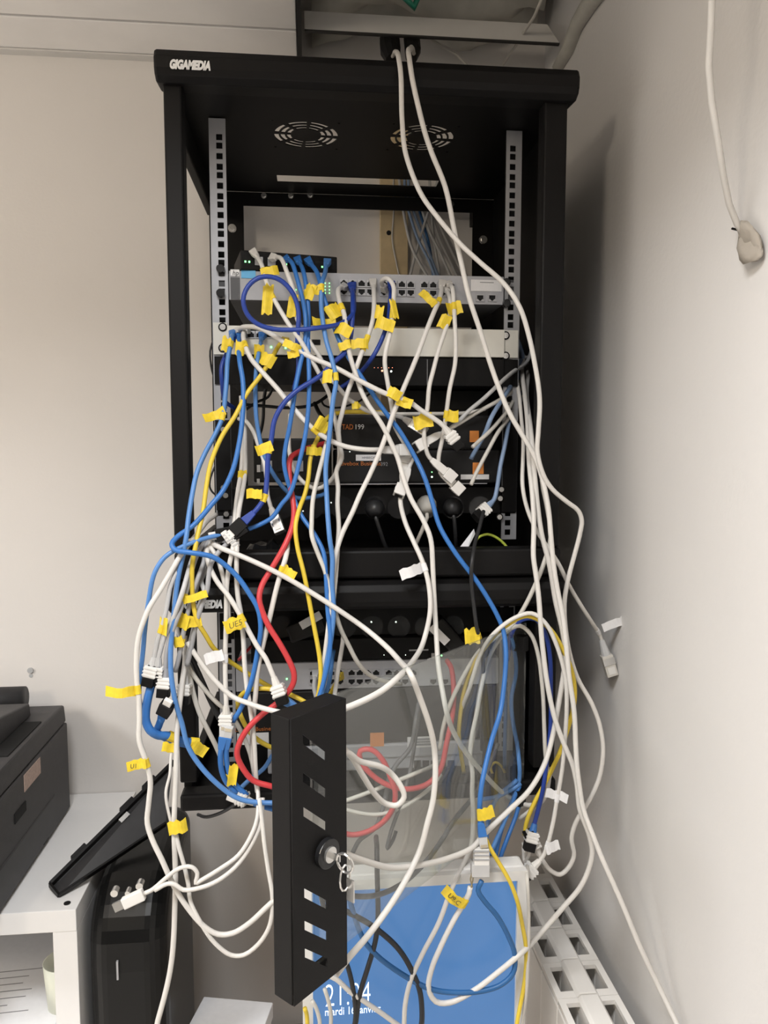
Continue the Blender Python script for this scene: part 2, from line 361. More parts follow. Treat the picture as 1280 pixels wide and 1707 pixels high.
# glass door of the lower rack, swung open towards the room
H = Vector((.337, 1.098, 0)); Fr = Vector((-.022, .735, 0))
dv = (H-Fr).normalized(); nin = Vector((-dv.y, dv.x, 0))      # along the door, and to its inner side
Z0, Z1 = 1.122, 1.428
L = (H-Fr).length
wst = .082
mtx = frame((Fr.x, Fr.y, Z0), dv, (0, 0, 1))
sl = []
for zc in (.266, .2255, .189, .101, .0655, .035):
    sl.append([(.016, zc+.020), (.016, zc+.010), (.050, zc-.020), (.050, zc-.010)][::-1])
lockc = (.047, .147)
dr = plate('door', rect(0, wst, 0, Z1-Z0), sl, .002, mtx, 'black', R2, label='open door with slotted black lock strip')
ZV = Vector((0, 0, 1))
def dp(u, v, n): return Vector((Fr.x, Fr.y, Z0))+dv*u+ZV*v+nin*n
def dbox(u0, u1, v0, v1, n0, n1): return MB().obox(dp((u0+u1)/2, (v0+v1)/2, (n0+n1)/2), (dv, nin, ZV), ((u1-u0)/2, (n1-n0)/2, (v1-v0)/2))
obj('strip_flange', dbox(-.001, .002, 0, Z1-Z0, .001, .028), 'black', dr, bevel=.0008)
obj('strip_flange', dbox(0, wst, Z1-Z0-.002, Z1-Z0, .001, .028), 'black', dr)
obj('strip_flange', dbox(0, wst, 0, .002, .001, .028), 'black', dr)
obj('glass_pane', dbox(wst-.03, L+.018, .003, Z1-Z0-.003, .0215, .025), 'glass', dr, label='clear glass pane')
for v in (.03, Z1-Z0-.03): obj('hinge', dbox(L-.012, L+.004, v-.012, v+.012, .010, .027), 'black', dr)
lk = MB().cyl(dp(*lockc, -.001), dp(*lockc, -.008), .016, 24)
obj('lock_ring', lk, 'black_gloss', dr, bevel=.001)
obj('lock_barrel', MB().cyl(dp(*lockc, -.008), dp(*lockc, -.0105), .0085, 20), 'screw', dr, smooth=False, label='chrome lock barrel')
ky = MB().obox(dp(lockc[0], lockc[1], -.016), (dv, nin, ZV), (.0009, .007, .0035))
c = dp(lockc[0], lockc[1]-.002, -.030); ring = [c+(nin*math.cos(a)*.011+ZV*math.sin(a)*.010) for a in [i*math.pi/8 for i in range(17)]]
ky.tube(ring, .0016, 6); ring2 = [c+Vector((.0, 0, -.016))+(dv*math.cos(a)*.008+ZV*math.sin(a)*.014) for a in [i*math.pi/6 for i in range(13)]]
ky.tube(ring2, .0011, 6); ky.obox(c+nin*-.004+ZV*-.03+dv*.004, (dv, nin, ZV), (.0008, .005, .012))
obj('key', ky, 'screw', dr, label='small chrome key hanging from the lock')
# ------------------------------------------------------------------ equipment in the racks
YE = 1.222                               # face of the rack-mounted gear
def shared_port():
    """RJ45 jack: pale rim with a dark notched opening; origin at the middle of its front"""
    w, h = .0066, .0058
    o = rect(-w, w, -h, h)
    hole = [(-.0052,-.0042),(.0052,-.0042),(.0052,.0018),(.003,.0018),(.003,.0034),(.0016,.0034),(.0016,.0047),(-.0016,.0047),(-.0016,.0034),(-.003,.0034),(-.003,.0018),(-.0052,.0018)]
    me = plate_mesh('port', o, [hole], .002, frame((0, 0, 0), (1, 0, 0), (0, 0, 1)), 'rail')
    me.materials.append(MAT['hole'])
    n = len(me.vertices); bm = bmesh.new(); bm.from_mesh(me)
    vs = [bm.verts.new((x*1.05, .0006, z*1.05)) for x, z in hole]
    f = bm.faces.new(vs); f.material_index = 1
    bm.to_mesh(me); bm.free(); return me
PORT = shared_port()
def port(parent, x, z, y=YE, flip=False):
    o = bpy.data.objects.new('port', PORT); COL.objects.link(o); o.parent = parent; o.location = Vector((x, y-.001, z))-wloc(parent)
    if flip: o.rotation_euler = (0, math.pi, 0)
    return o
def led(parent, px, py, Y=YE-.001, m='led', r=.0011, group=None):
    p = P(px, py, Y); obj('indicator_light', MB().cyl(p, p+Vector((0, .002, 0)), r, 8), m, parent)
def tag_plate(parent, px0, py0, px1, py1, m='label', Y=YE-.0012, name='sticker', **k):
    a, b = P(px0, py0, Y), P(px1, py1, Y)
    return obj(name, MB().box(min(a.x,b.x), max(a.x,b.x), Y, Y+.0008, min(a.z,b.z), max(a.z,b.z)), m, parent, **k)
def screw(parent, px, py, Y=YR-.003, r=.0048):
    p = P(px, py, Y)
    s = obj('screw', MB().cyl(p, p+Vector((0, .003, 0)), r, 14), 'screw', parent)
    obj('washer', MB().cyl(p+Vector((0, .0012, 0)), p+Vector((0, .0032, 0)), r*1.45, 14), 'black', s)
def gear(name, label, cat, x0, x1, z0, z1, d, m, y=YE, bevel=.0012, face=None):
    t = thing(name, ((x0+x1)/2, y, z0), label, cat)
    b = obj('body', MB().box(x0, x1, y+.001, y+d, z0, z1), m, t, bevel=bevel)
    if face: obj('face_plate', MB().box(x0, x1, y, y+.0015, z0, z1), face, t, bevel=.0006)
    return t
# small desktop switch, turned a little, on top of the 24-port switch
zt = 1.9752
A, B = P(401, 430, 1.215), P(562, 440, 1.245)
ux = Vector((B.x-A.x, B.y-A.y, 0)); Wd = ux.length; ux.normalize(); uy = Vector((-ux.y, ux.x, 0))
ds = thing('desktop_switch', (A.x+Wd/2, 1.27, zt), 'small black desktop network switch lying askew on the 24-port switch', 'network switch')
c0 = Vector((A.x, A.y, zt))
def dsb(u0, u1, v0, v1, n0, n1): return MB().obox(c0+ux*(u0+u1)/2+uy*(n0+n1)/2+Vector((0,0,(v0+v1)/2)), (ux, uy, ZV), ((u1-u0)/2, (n1-n0)/2, (v1-v0)/2))
obj('case', dsb(0, Wd, 0, .030, 0, .10), 'black', ds, bevel=.0015)
for k, u in enumerate((.022, .042, .064, .082, .100, .118, .136, .150)[:7]):
    obj('port', dsb(u, u+.0125, .008, .021, -.0012, .0005), 'rail' if k < 2 else 'hole', ds)
for u in (.006, .012, .070, .128): obj('indicator_light', dsb(u, u+.0025, .011, .0135, -.0016, 0), 'led', ds)
# 24-port grey switch
t = gear('rack_switch', 'grey 24-port rack switch with white jacks below the small black switch', 'network switch', -.1245, .3155, 1.930, 1.9745, .24, 'switch_dark', face='switch_grey')
obj('ear', MB().box(-.150, -.1245, YR+.002, YR+.004, 1.932, 1.972), 'switch_dark', t); obj('ear', MB().box(.3155, .342, YR+.002, YR+.004, 1.932, 1.972), 'switch_dark', t)
for px, py in ((367, 447), (367, 488), (845, 470), (845, 505)):
    p = P(px, py, YR-.012); obj('thumb_screw', MB().cyl(p, p+Vector((0, .011, 0)), .0066, 16), 'black_gloss', t, bevel=.001, label='black thumb screw')
tag_plate(t, 384, 449, 399, 460, 'white_print', name='badge'); text('badge_lettering', 'hp', .010, FRONT(P(387, 455, YE-.0016)), 'switch_dark', t, shear=.2)
tag_plate(t, 384, 462, 400, 499, 'switch_dark', name='end_cap')
tag_plate(t, 402, 450, 426, 464, 'blue_badge', name='badge', label='light blue square badge')
tag_plate(t, 785, 466, 836, 486, 'label', label='pale strip with a line of tiny print'); tag_plate(t, 800, 470, 823, 471.6, 'grey_print', YE-.0018, name='print_line')
for g0 in (566, 633, 700):
    for k in range(4):
        px = g0+k*14.8+7
        for r, py in ((0, 472), (1, 486)):
            p = P(px, py+(px-566)*.022, YE); port(t, p.x, p.z, flip=(r == 1))
for px in (800, 820):
    p = P(px, 497, YE); port(t, p.x, p.z, flip=True)
for i in range(3):
    for j in range(4): led(t, 535+i*7, 472+j*5.5, r=.0009)
led(t, 493, 483); led(t, 548, 435, 1.23)
# white one-unit device with ports at the left
t = gear('white_rack_switch', 'white rack unit with a blank front, ports and green lights at its left', 'network switch', -.129, .318, 1.8455, 1.890, .20, 'white_panel', face='white_panel')
obj('ear', MB().box(.318, .342, YR-.004, YR-.002, 1.8455, 1.890), 'white_panel', t); obj('ear', MB().box(-.151, -.129, YR-.004, YR-.002, 1.8455, 1.895), 'white_panel', t)
for px, py in ((843, 559), (843, 593), (371, 545), (371, 580)): screw(t, px, py, YR-.0065)
for px in (388, 403, 418, 433, 448):
    p = P(px, 558, YE); port(t, p.x, p.z)
tag_plate(t, 415, 548, 452, 562, 'hole', name='port_recess')
for px in (427, 452, 476, 489, 500): led(t, px, 577+(px-420)*.05, m='led', r=.0017)
led(t, 590, 580); led(t, 497, 571, r=.001)
tag_plate(t, 520, 566, 534, 575, 'hole', name='port_recess')
for x in (-.02, .06): obj('panel_seam', MB().box(x, x+.0008, YE-.0006, YE, 1.848, 1.888), 'grey_print', t)
# black one-unit device
t = gear('black_rack_unit', 'black rack unit with red and white indicator lights under the white unit', 'rack unit', -.1265, .318, 1.7985, 1.8425, .16, 'black_soft', face='black')
obj('ear', MB().box(.318, .342, YR-.004, YR-.002, 1.7985, 1.8425), 'black', t); obj('ear', MB().box(-.150, -.1265, YR-.004, YR-.002, 1.7985, 1.8425), 'black', t)
led(t, 637, 618, m='led_red', r=.0016); led(t, 652, 619, m='led_white', r=.0016)
for k in range(6): led(t, 624+k*6, 613, m='led_red', r=.0005)
obj('panel_seam', MB().box(.19, .191, YE-.0006, YE, 1.80, 1.841), 'grey_print', t)
# power bricks in the dark behind the connectors
t = gear('power_supply', 'black power supply block in the dark under the black rack unit', 'power supply', .165, .312, 1.7525, 1.797, .12, 'black_soft', y=1.30)
# TAD 199 and Livebox boxes
t = gear('telephone_adapter', 'upper of two flat black telecom boxes with an orange square in the upper rack', 'telecom box', .0425, .300, 1.6955, 1.7505, .20, 'black_soft', y=1.215, bevel=.004)
text('model_lettering', 'TAD', .0115, FRONT(P(570, 712, 1.2145)), 'orange_print', t, width=.018, offset=.0002); text('model_lettering', '199', .0115, FRONT(P(590.5, 712, 1.2145)), 'white_print', t, width=.0135)
tag_plate(t, 783, 718, 798, 737, 'orange', 1.2138, name='logo_square')
led(t, 583, 753, 1.2140, 'led_white', .0008)
t = gear('router_box', 'lower of two flat black telecom boxes, with white stickers, in the upper rack', 'telecom box', .0425, .312, 1.6395, 1.6945, .20, 'black_soft', y=1.215, bevel=.004)
text('model_lettering', 'Livebox Business', .0095, FRONT(P(566, 773, 1.2145)), 'orange_print', t, width=.066); text('model_lettering', '392', .0085, FRONT(P(634, 774, 1.2145)), 'grey_print', t, width=.0115)
s = tag_plate(t, 593, 758, 635, 768, 'label', 1.2138); text('sticker_lettering', 'HMBECX', .0055, FRONT(P(603, 763, 1.2134)), 'grey_print', s, width=.021)
tag_plate(t, 788, 771, 806, 790, 'orange', 1.2138, name='logo_square'); tag_plate(t, 768, 791, 815, 799, 'label', 1.2138)
led(t, 720, 795, 1.2140, 'led_white', .0014); led(t, 720, 787, 1.2140, 'led', .0009)
obj('shelf_edge', MB().box(.0425, .29, 1.2138, 1.2152, 1.6385, 1.6398), 'rail', t)
# small black box behind the cables on the left
t = gear('media_converter', 'black box with sockets behind cables at the left rail of the upper rack', 'telecom box', -.095, .036, 1.6395, 1.7135, .20, 'black_soft', y=1.275, bevel=.003)
for i in range(4): obj('socket', MB().box(-.082+i*.026, -.064+i*.026, 1.273, 1.2755, 1.658, 1.676), 'hole' if i % 2 else 'rail', t)
tag_plate(t, 428, 775, 434, 787, 'label', 1.2735); tag_plate(t, 428, 798, 433, 806, 'label', 1.2735); led(t, 438, 822, 1.2735, 'led_white', .001)
# black blanking plates screwed on the rails beside the boxes
for lab, x0, x1, scr, za, zb in (('black blanking plate with screws on the left rail beside the router boxes', -.151, -.127, ((372, 716), (372, 813), (376, 826), (377, 857)), 1.597, 1.742),
                                 ('black blanking plate with screws on the right rail beside the router boxes', .319, .343, ((836, 816), (834, 831), (833, 862)), 1.590, 1.742)):
    t = thing('blanking_plate', ((x0+x1)/2, YR-.004, za), lab, 'plate')
    obj('plate', MB().box(x0, x1, YR-.005, YR-.0015, za, zb), 'black', t, bevel=.0008)
    for px, py in scr: screw(t, px, py, YR-.008, .0042)
# power strip with plugs, upper rack
t = gear('power_strip', 'black rack power strip crowded with plugs at the bottom of the upper rack', 'power strip', -.1265, .318, 1.588, 1.632, .09, 'black_soft', y=1.235, face='black')
obj('ear', MB().box(.3185, .342, YR-.0012, YR+.004, 1.588, 1.632), 'black', t); obj('ear', MB().box(-.150, -.127, YR-.0012, YR+.004, 1.588, 1.632), 'black', t)
for px in (470, 520, 570, 625, 665, 710, 755, 800):
    p = P(px, 846, 1.2345); obj('socket', MB().cyl(p, p+Vector((0, .004, 0)), .019, 20), 'black_gloss', t)
led(t, 505, 852, 1.233, 'led_white', .001); led(t, 552, 838, 1.233, 'led_white', .001)
def power_plug(px, py, Y, m, label, cord):
    t = thing('power_plug', P(px, py+18, Y), label, 'power plug')
    c = P(px, py, Y); q = P(px, py, Y-.035)
    obj('plug_body', MB().tube([c, P(px, py, Y-.02), q, q+Vector((0, -.008, -.008))], [.0165, .0165, .0135, .009], 14), m, t, smooth=True)
    obj('cord', MB().tube([q+Vector((0, 0, -.008))]+[P(*e) for e in cord], .0033, 8), m, t, smooth=True)
power_plug(625, 848, 1.232, 'c_black', 'black power plug left of the white plug on the upper power strip', [(628, 868, 1.195), (640, 905, 1.2), (655, 935, 1.22)])
power_plug(711, 842, 1.232, 'c_ivory', 'off-white power plug between two black plugs on the upper power strip', [(712, 862, 1.195), (703, 885, 1.195), (694, 905, 1.20), (690, 928, 1.215)])
power_plug(755, 846, 1.232, 'c_black', 'black power plug right of the white plug on the upper power strip', [(757, 864, 1.195), (759, 890, 1.2), (761, 926, 1.215)])
# dark odds and ends on the floor of the upper rack
t = thing('plastic_bag', P(430, 925, 1.25), 'glossy black plastic bag crumpled on the floor of the upper rack', 'bag')
mb = MB(); rnd = random.Random(11); vs = []; nx, ny = 12, 6; a, b = P(385, 915, 1.24), P(500, 915, 1.24)
for j in range(ny+1):
    for i in range(nx+1):
        x = a.x+(b.x-a.x)*i/nx; h = .034*math.sin(math.pi*(i/nx))*math.sin(math.pi*min(1, j/ny+.15))
        vs.append((x, 1.225+.16*j/ny, 1.508+max(0, h*rnd.uniform(.4, 1.3))))
mb.add(vs, [(j*(nx+1)+i, j*(nx+1)+i+1, (j+1)*(nx+1)+i+1, (j+1)*(nx+1)+i) for j in range(ny) for i in range(nx)]); obj('film', mb, 'black_gloss', t)
t = thing('white_card', P(720, 925, 1.19), 'white folded card standing at the right of the upper rack floor', 'card')
obj('card', MB().prism([P(757, 925, 1.18), P(776, 922, 1.18), P(792, 890, 1.195), P(790, 882, 1.195)], (0, .002, 0)), 'paper', t)
# ---------------------------------------------------------------- lower rack
t = gear('power_strip', 'black rack power strip with tagged plugs in the lower rack', 'power strip', -.1265, .318, 1.384, 1.428, .10, 'black_soft', y=1.235, face='black')
for px in (470, 520, 575, 620, 665, 710, 755):
    p = P(px, 1045, 1.2345); obj('socket', MB().cyl(p, p+Vector((0, .004, 0)), .019, 20), 'black_gloss', t)
for px, py in ((619, 1037), (660, 1037)): led(t, px, py, 1.233, 'led_white', .0012)
obj('ear', MB().box(.3185, .342, YR-.0012, YR+.004, 1.384, 1.428), 'black', t); obj('ear', MB().box(-.150, -.127, YR-.0012, YR+.004, 1.384, 1.428), 'black', t)
def tagged(px, py, ang, label, lx, ly, la):
    t = thing('power_adapter', P(px, py, 1.19), label, 'power adapter')
    c = P(px, py, 1.205); d = (RGT*math.cos(ang)-UPV*math.sin(ang)).normalized(); up = (UPV*math.cos(ang)+RGT*math.sin(ang)).normalized(); n = d.cross(up)
    obj('adapter_body', MB().obox(c, (d, up, n), (.03, .014, .024)), 'black_soft', t, bevel=.004)
    d2 = (RGT*math.cos(la)-UPV*math.sin(la)).normalized(); u2 = (UPV*math.cos(la)+RGT*math.sin(la)).normalized(); n2 = d2.cross(u2)
    obj('sticker', MB().obox(P(lx, ly, 1.172), (d2, u2, n2), (.0185, .0065, .0006)), 'label', t, label='white paper tag')
tagged(512, 1045, -.35, 'black power adapter with a slanted white tag, left in the lower rack', 518, 1034, -.52)
tagged(745, 1058, .85, 'black power adapter with a slanted white tag near the glass door top', 732, 1058, .78)
t = gear('grey_rack_switch', 'pale grey 16-jack rack switch in the lower rack, partly behind glass', 'network switch', -.1245, .3155, 1.2975, 1.3425, .2, 'switch_grey', face='switch_grey')
obj('ear', MB().box(.3155, .342, YR+.002, YR+.004, 1.2975, 1.3425), 'switch_dark', t); obj('ear', MB().box(-.150, -.1245, YR+.002, YR+.004, 1.2975, 1.3425), 'switch_dark', t)
for g0 in (580, 642):
    for k in range(4):
        px = g0+k*13.6+6
        for r, py in ((0, 1121), (1, 1136)):
            p = P(px, py, YE); port(t, p.x, p.z, flip=(r == 1))
for px in (522, 537, 552, 567):
    p = P(px, 1121, YE); port(t, p.x, p.z); p = P(px, 1136, YE); port(t, p.x, p.z, flip=True)
for px in (722, 742):
    p = P(px, 1136, YE); port(t, p.x, p.z, flip=True)
led(t, 478, 1132, r=.0016); led(t, 548, 1114)
t = gear('video_recorder', 'black rack unit with a small framed socket above the grey switch', 'rack unit', -.10, .30, 1.3445, 1.3805, .18, 'black_soft', y=1.225, face='black')
tag_plate(t, 683, 1084, 713, 1098, 'hole', 1.2238, name='socket'); tag_plate(t, 682, 1083, 714, 1084.5, 'rail', 1.2232, name='socket_rim'); tag_plate(t, 719, 1089, 728, 1100, 'clear', 1.2238, name='socket'); led(t, 736, 1093, 1.2235, r=.0014)
for px in (640, 662, 676): led(t, px, 1092, 1.2235, 'led_white', .0006)
t = gear('router_box', 'black router box with an orange square and white stickers behind the glass door', 'telecom box', -.1245, .3155, 1.200, 1.2955, .2, 'black_soft', y=1.224, bevel=.004)
text('model_lettering', 'Livebox Business', .0095, FRONT(P(391, 1217, 1.2232)), 'orange_print', t, width=.066)
tag_plate(t, 395, 1223, 448, 1240, 'label', 1.2228); tag_plate(t, 617, 1222, 640, 1244, 'orange', 1.2228, name='logo_square'); s = tag_plate(t, 679, 1229, 722, 1245, 'label', 1.2228)
for k in range(3): tag_plate(s, 690, 1231.5+k*4.4, 719, 1233.5+k*4.4, 'grey_print', 1.2222, name='print_line')
t = gear('grey_modem', 'flat pale grey box with sockets at the bottom of the lower rack', 'telecom box', -.075, .29, 1.1535, 1.198, .2, 'switch_grey', y=1.222, bevel=.003)
for k in range(5): tag_plate(t, 690+k*14, 1268, 701+k*14, 1282, 'hole', 1.2206, name='socket')
obj('panel_seam', MB().box(-.075, .29, 1.2208, 1.2222, 1.1755, 1.177), 'grey_print', t)
for px, py in ((800, 1296), (870, 1308)): led(t, px, py, 1.2206, 'led', .0016)
# ------------------------------------------------------------------ things around the racks
# white shelf unit, lower left
ZS, XS, YS = .952, -.3845, 1.198
t = thing('shelf_unit', (-.75, 1.40, 0), 'white laminate shelf unit under the printer', 'shelf')
obj('top_board', MB().box(-1.30, XS, YS, YW-.002, ZS-.037, ZS), 'white_lam', t, bevel=.0012)
obj('side_board', MB().box(XS-.038, XS, YS+.001, YW-.002, .02, ZS-.037), 'white_lam', t, bevel=.001)
obj('side_board', MB().box(-1.30, -1.262, YS+.001, YW-.002, .02, ZS-.037), 'white_lam', t, bevel=.001)
obj('shelf_board', MB().box(-1.262, XS-.038, YS+.002, YW-.002, .705, .722), 'white_lam', t)
obj('back_board', MB().box(-1.262, XS-.038, YW-.014, YW-.004, .02, ZS-.037), 'white_lam', t)
obj('plinth', MB().box(-1.30, XS, YS+.02, YW-.01, 0, .02), 'white_lam', t)
c = PZ(112, 1506, ZS); obj('dowel_cap', MB().cyl(c, c+Vector((0, 0, .0012)), .0055, 14), 'black_soft', t, label='dark screw cap')
zb = .722
for lab, dx, dz, rz in (('printed white sheet lying on top of the papers in the shelf unit', 0, .004, .06), ('white sheet partly covered by another in the shelf unit', .03, .002, -.05)):
    p = thing('paper_sheet', (-.62+dx, 1.36, zb+dz-.002), lab, 'paper')
    ax = (Vector((math.cos(rz), math.sin(rz), 0)), Vector((-math.sin(rz), math.cos(rz), 0)), ZV)
    o = Vector((-.55+dx, 1.36, zb+dz-.001)); obj('sheet', MB().obox(o, ax, (.105, .14, .0006)), 'paper', p)
    for k in range(7): obj('print_line', MB().obox(o+ax[1]*(.02-k*.018)+ax[0]*(-.01*(k % 2))+ZV*.0007, ax, (.05-.015*(k % 3), .0010, .0001)), 'grey_print', p)
cp = thing('cup', P(86, 1695, 1.26), 'pale plastic cup inside the shelf unit beside its leg', 'cup')
c = Vector((-.437, 1.285, zb)); rings = []
for z, r in ((0, .022), (.001, .027), (.085, .033), (.085, .0315), (.004, .0255)): rings.append([c+Vector((math.cos(a)*r, math.sin(a)*r, z)) for a in [i*math.pi/12 for i in range(24)]])
obj('wall', MB().loft(rings), 'cup', cp, smooth=True)
# printer
pr = thing('printer', (-.68, 1.36, ZS), 'dark grey office printer on the white shelf unit', 'printer')
x1 = -.500; y0, y1 = 1.10, 1.55
def side(pts, d, m, name, parent=pr, **k): return obj(name, MB().prism(pts, d), m, parent, **k)
zt1, zt2 = PX(118, 1203, x1).z, PX(117, 1176, x1).z
zt1 = P(118, 1203, y1).z; zt2 = P(117, 1174, y1).z
body = [(x1, y0, ZS+.004), (x1, y1, ZS+.004), (x1, y1, zt1), (x1, y0, zt1-.005)]
side(body, (-.40, 0, 0), 'charcoal', 'body', bevel=.004)
side([(x1-.002, y0, zt1-.003), (x1-.002, y1, zt1+.001), (x1-.004, y1-.002, zt2), (x1-.004, y1-.12, zt2+.004), (x1-.004, y0, zt2+.004)], (-.39, 0, 0), 'charcoal', 'lid', bevel=.004)
for yy in (y0+.02, y1-.02): obj('foot', MB().box(x1-.06, x1-.02, yy-.015, yy+.015, ZS, ZS+.006), 'black_soft', pr)
obj('paper_tray', MB().box(x1-.01, x1+.002, y0-.01, y1-.09, ZS+.012, ZS+.075), 'charcoal_dk', pr, bevel=.002)
obj('side_grip', MB().box(x1-.004, x1+.0015, y1-.16, y1-.135, ZS+.010, ZS+.028), 'hole', pr)
obj('side_grip', MB().box(x1-.004, x1+.0015, y1-.285, y1-.235, ZS+.115, ZS+.132), 'hole', pr)
mat('sticker_pink', (.50, .37, .31), .7, noise=.15, nscale=200)
a, b = PX(39, 1290, x1), PX(66, 1262, x1)
obj('rating_sticker', MB().box(x1+.0002, x1+.0012, a.y, b.y, b.z-.030, b.z), 'sticker_pink', pr, label='small pinkish paper sticker')
# raised output cover and round hinge at the back of the printer
obj('output_cover', MB().prism([(x1-.045, 1.30, zt2+.003), (x1-.045, 1.48, zt2+.004), (x1-.045, 1.475, zt2+.030), (x1-.045, 1.30, zt2+.058), (x1-.045, 1.285, zt2+.058)], (-.25, 0, 0)), 'charcoal', pr, bevel=.003)
obj('output_slot', MB().box(x1-.044, x1-.012, 1.28, 1.44, zt2+.003, zt2+.006), 'hole', pr)
obj('roller_cover', MB().cyl((x1-.075, 1.53, zt2+.02), (x1-.30, 1.53, zt2+.02), .026, 20), 'charcoal_dk', pr, smooth=True)
# small clear hook on the wall above the printer
h = P(50, 1118, YW-.004); obj('wall_hook', MB().cyl(h, h+Vector((0, .004, 0)), .006, 12).cyl(h+Vector((0, .003, -.012)), h+Vector((0, .004, -.012)), .004, 8), 'clear', label='small clear hook on the wall above the printer', cat='hook')
# removed rack panel lying tilted on the shelf edge
lp = thing('rack_side_panel', P(180, 1400, 1.30), 'removed black rack panel leaning tilted over the shelf edge', 'panel')
q = [P(83, 1478, 1.258), P(98, 1496, 1.236), P(276, 1376, 1.37), P(288, 1274, 1.46)]
nq = (q[2]-q[0]).cross(q[3]-q[1]).normalized()
if nq.dot(FWD) > 0: nq = -nq
obj('sheet', MB().prism(q, nq*.0025), 'charcoal_dk', lp, bevel=.0006)
ed = (q[3]-q[0]).normalized(); wd = (q[2]-q[3]); wd = (wd-ed*wd.dot(ed)).normalized()
Le = (q[3]-q[0]).length
def lpb(u0, u1, v0, v1, w0, w1): return MB().obox(q[0]+ed*(u0+u1)/2+wd*(v0+v1)/2+nq*(w0+w1)/2, (ed, wd, nq), ((u1-u0)/2, (v1-v0)/2, (w1-w0)/2))
obj('edge_flange', lpb(0, Le, -.002, .004, 0, .016), 'black', lp, bevel=.0008)
e2 = (q[2]-q[1]).normalized(); L2 = (q[2]-q[1]).length; n2 = e2.cross(nq).normalized()
obj('edge_flange', MB().obox((q[1]+q[2])/2+nq*.006, (e2, n2, nq), (L2/2, .002, .007)), 'black', lp, bevel=.0008)
obj('edge_flange', MB().obox((q[0]+q[1])/2+nq*.008, ((q[1]-q[0]).normalized(), (q[1]-q[0]).normalized().cross(nq), nq), ((q[1]-q[0]).length/2, .002, .008)), 'black', lp)
for u in (.05, .16, .215): obj('hook', lpb(u, u+.03, -.008, .0, .002, .014), 'black', lp, bevel=.001)
obj('latch', lpb(.145, .165, .006, .014, .006, .012), 'screw', lp, label='small chrome latch')
# tall black panel standing on end below it
tp = thing('computer_case', (-.30, 1.30, 0), 'tall black glossy case with a rounded front edge beside the shelf', 'case')
pf = []
for k in range(9):
    a = math.pi/2*k/8; pf.append((1.03+.07-.07*math.sin(a+0)*1.0, .98-.07+.07*math.cos(a)))
X0, X1 = -.372, -.245
poly = [Vector((X0, 1.50, .004)), Vector((X0, 1.215, .004)), Vector((X0, 1.195, .84))]+[Vector((X0, 1.195+.10-.10*math.cos(a), .87+.10*math.sin(a))) for a in [k*math.pi/16 for k in range(1, 9)]]+[Vector((X0, 1.50, .985))]
obj('shell', MB().prism(poly, (X1-X0, 0, 0)), 'case_black', tp, bevel=.034, seg=6)
obj('foot', MB().box(X0+.02, X1-.02, 1.24, 1.46, 0, .006), 'black_soft', tp)
for px, py, r in ((190, 1490, .006), (212, 1490, .004), (232, 1478, .006)):
    p = P(px, py, 1.19); obj('screw', MB().cyl(p, p+Vector((0, .014, 0)), r, 10), 'screw', tp)
p = P(195, 1620, 1.19); obj('handle_slot', MB().box(p.x-.0015, p.x+.0015, 1.192, 1.215, p.z-.016, p.z+.016), 'rail', tp)
# low desk, monitor and box
dk = thing('desk', (.10, 1.35, 0), 'low brown desk under the monitor', 'desk')
obj('desk_top', MB().box(-.23, .345, .90, 1.60, .375, .40), 'desk', dk, bevel=.002)
for x in (-.21, .325):
    for y in (.92, 1.58): obj('leg', MB().box(x-.018, x+.018, y-.018, y+.018, 0, .375), 'desk', dk)
mo = thing('monitor', (.15, 1.02, .40), 'white-framed computer monitor showing a blue lock screen', 'monitor')
YM = 1.0
sa, sb = P(520, 1474, YM), P(861, 1474, YM)
sx0, sx1, sz1 = sa.x, sb.x, sb.z+.008; sz0 = sz1-.232
bz = .0145
plate('bezel', rect(sx0-bz, sx1+bz, sz0-.022, sz1+bz), [rect(sx0, sx1, sz0, sz1)], .010, frame((0, YM, 0), (1, 0, 0), (0, 0, 1)), 'bezel', mo, bevel=.0015)
obj('housing', MB().box(sx0-bz, sx1+bz, YM+.005, YM+.038, sz0-.022, sz1+bz), 'bezel', mo, bevel=.005)
sc = obj('screen', MB().box(sx0, sx1, YM+.001, YM+.003, sz0, sz1), 'screen', mo, label='blue lock screen with the time and date')
text('time_lettering', '21:04', .048, FRONT(P(541, 1662, YM)), 'screen_text', sc, width=.0635, offset=-.0007)
text('date_lettering', 'mardi 16 janvier', .0165, FRONT(P(541, 1688, YM)), 'screen_text', sc, width=.079)
obj('stand', MB().box(.12, .17, YM+.038, YM+.06, .412, sz0+.10), 'bezel', mo, bevel=.003); obj('stand_foot', MB().box(.05, .25, YM-.04, YM+.13, .40, .412), 'bezel', mo, bevel=.003)
bx = thing('white_box', P(380, 1720, 1.15), 'flat white cardboard box lid standing at the bottom left of the monitor', 'box')
zb1 = .665; c4 = [PZ(300, 1735, zb1), PZ(340, 1661, zb1), PZ(455, 1671, zb1), PZ(432, 1735, zb1)]
obj('lid', MB().prism([Vector((p.x, p.y, zb1-.03)) for p in c4], (0, 0, .03)), 'paper', bx, bevel=.0015)
obj('carton', MB().prism([Vector((p.x+(.004 if i < 2 else -.004), p.y-(.004 if i in (1, 2) else -.004), .40)) for i, p in enumerate(c4)], (0, 0, .235)), 'paper', bx)
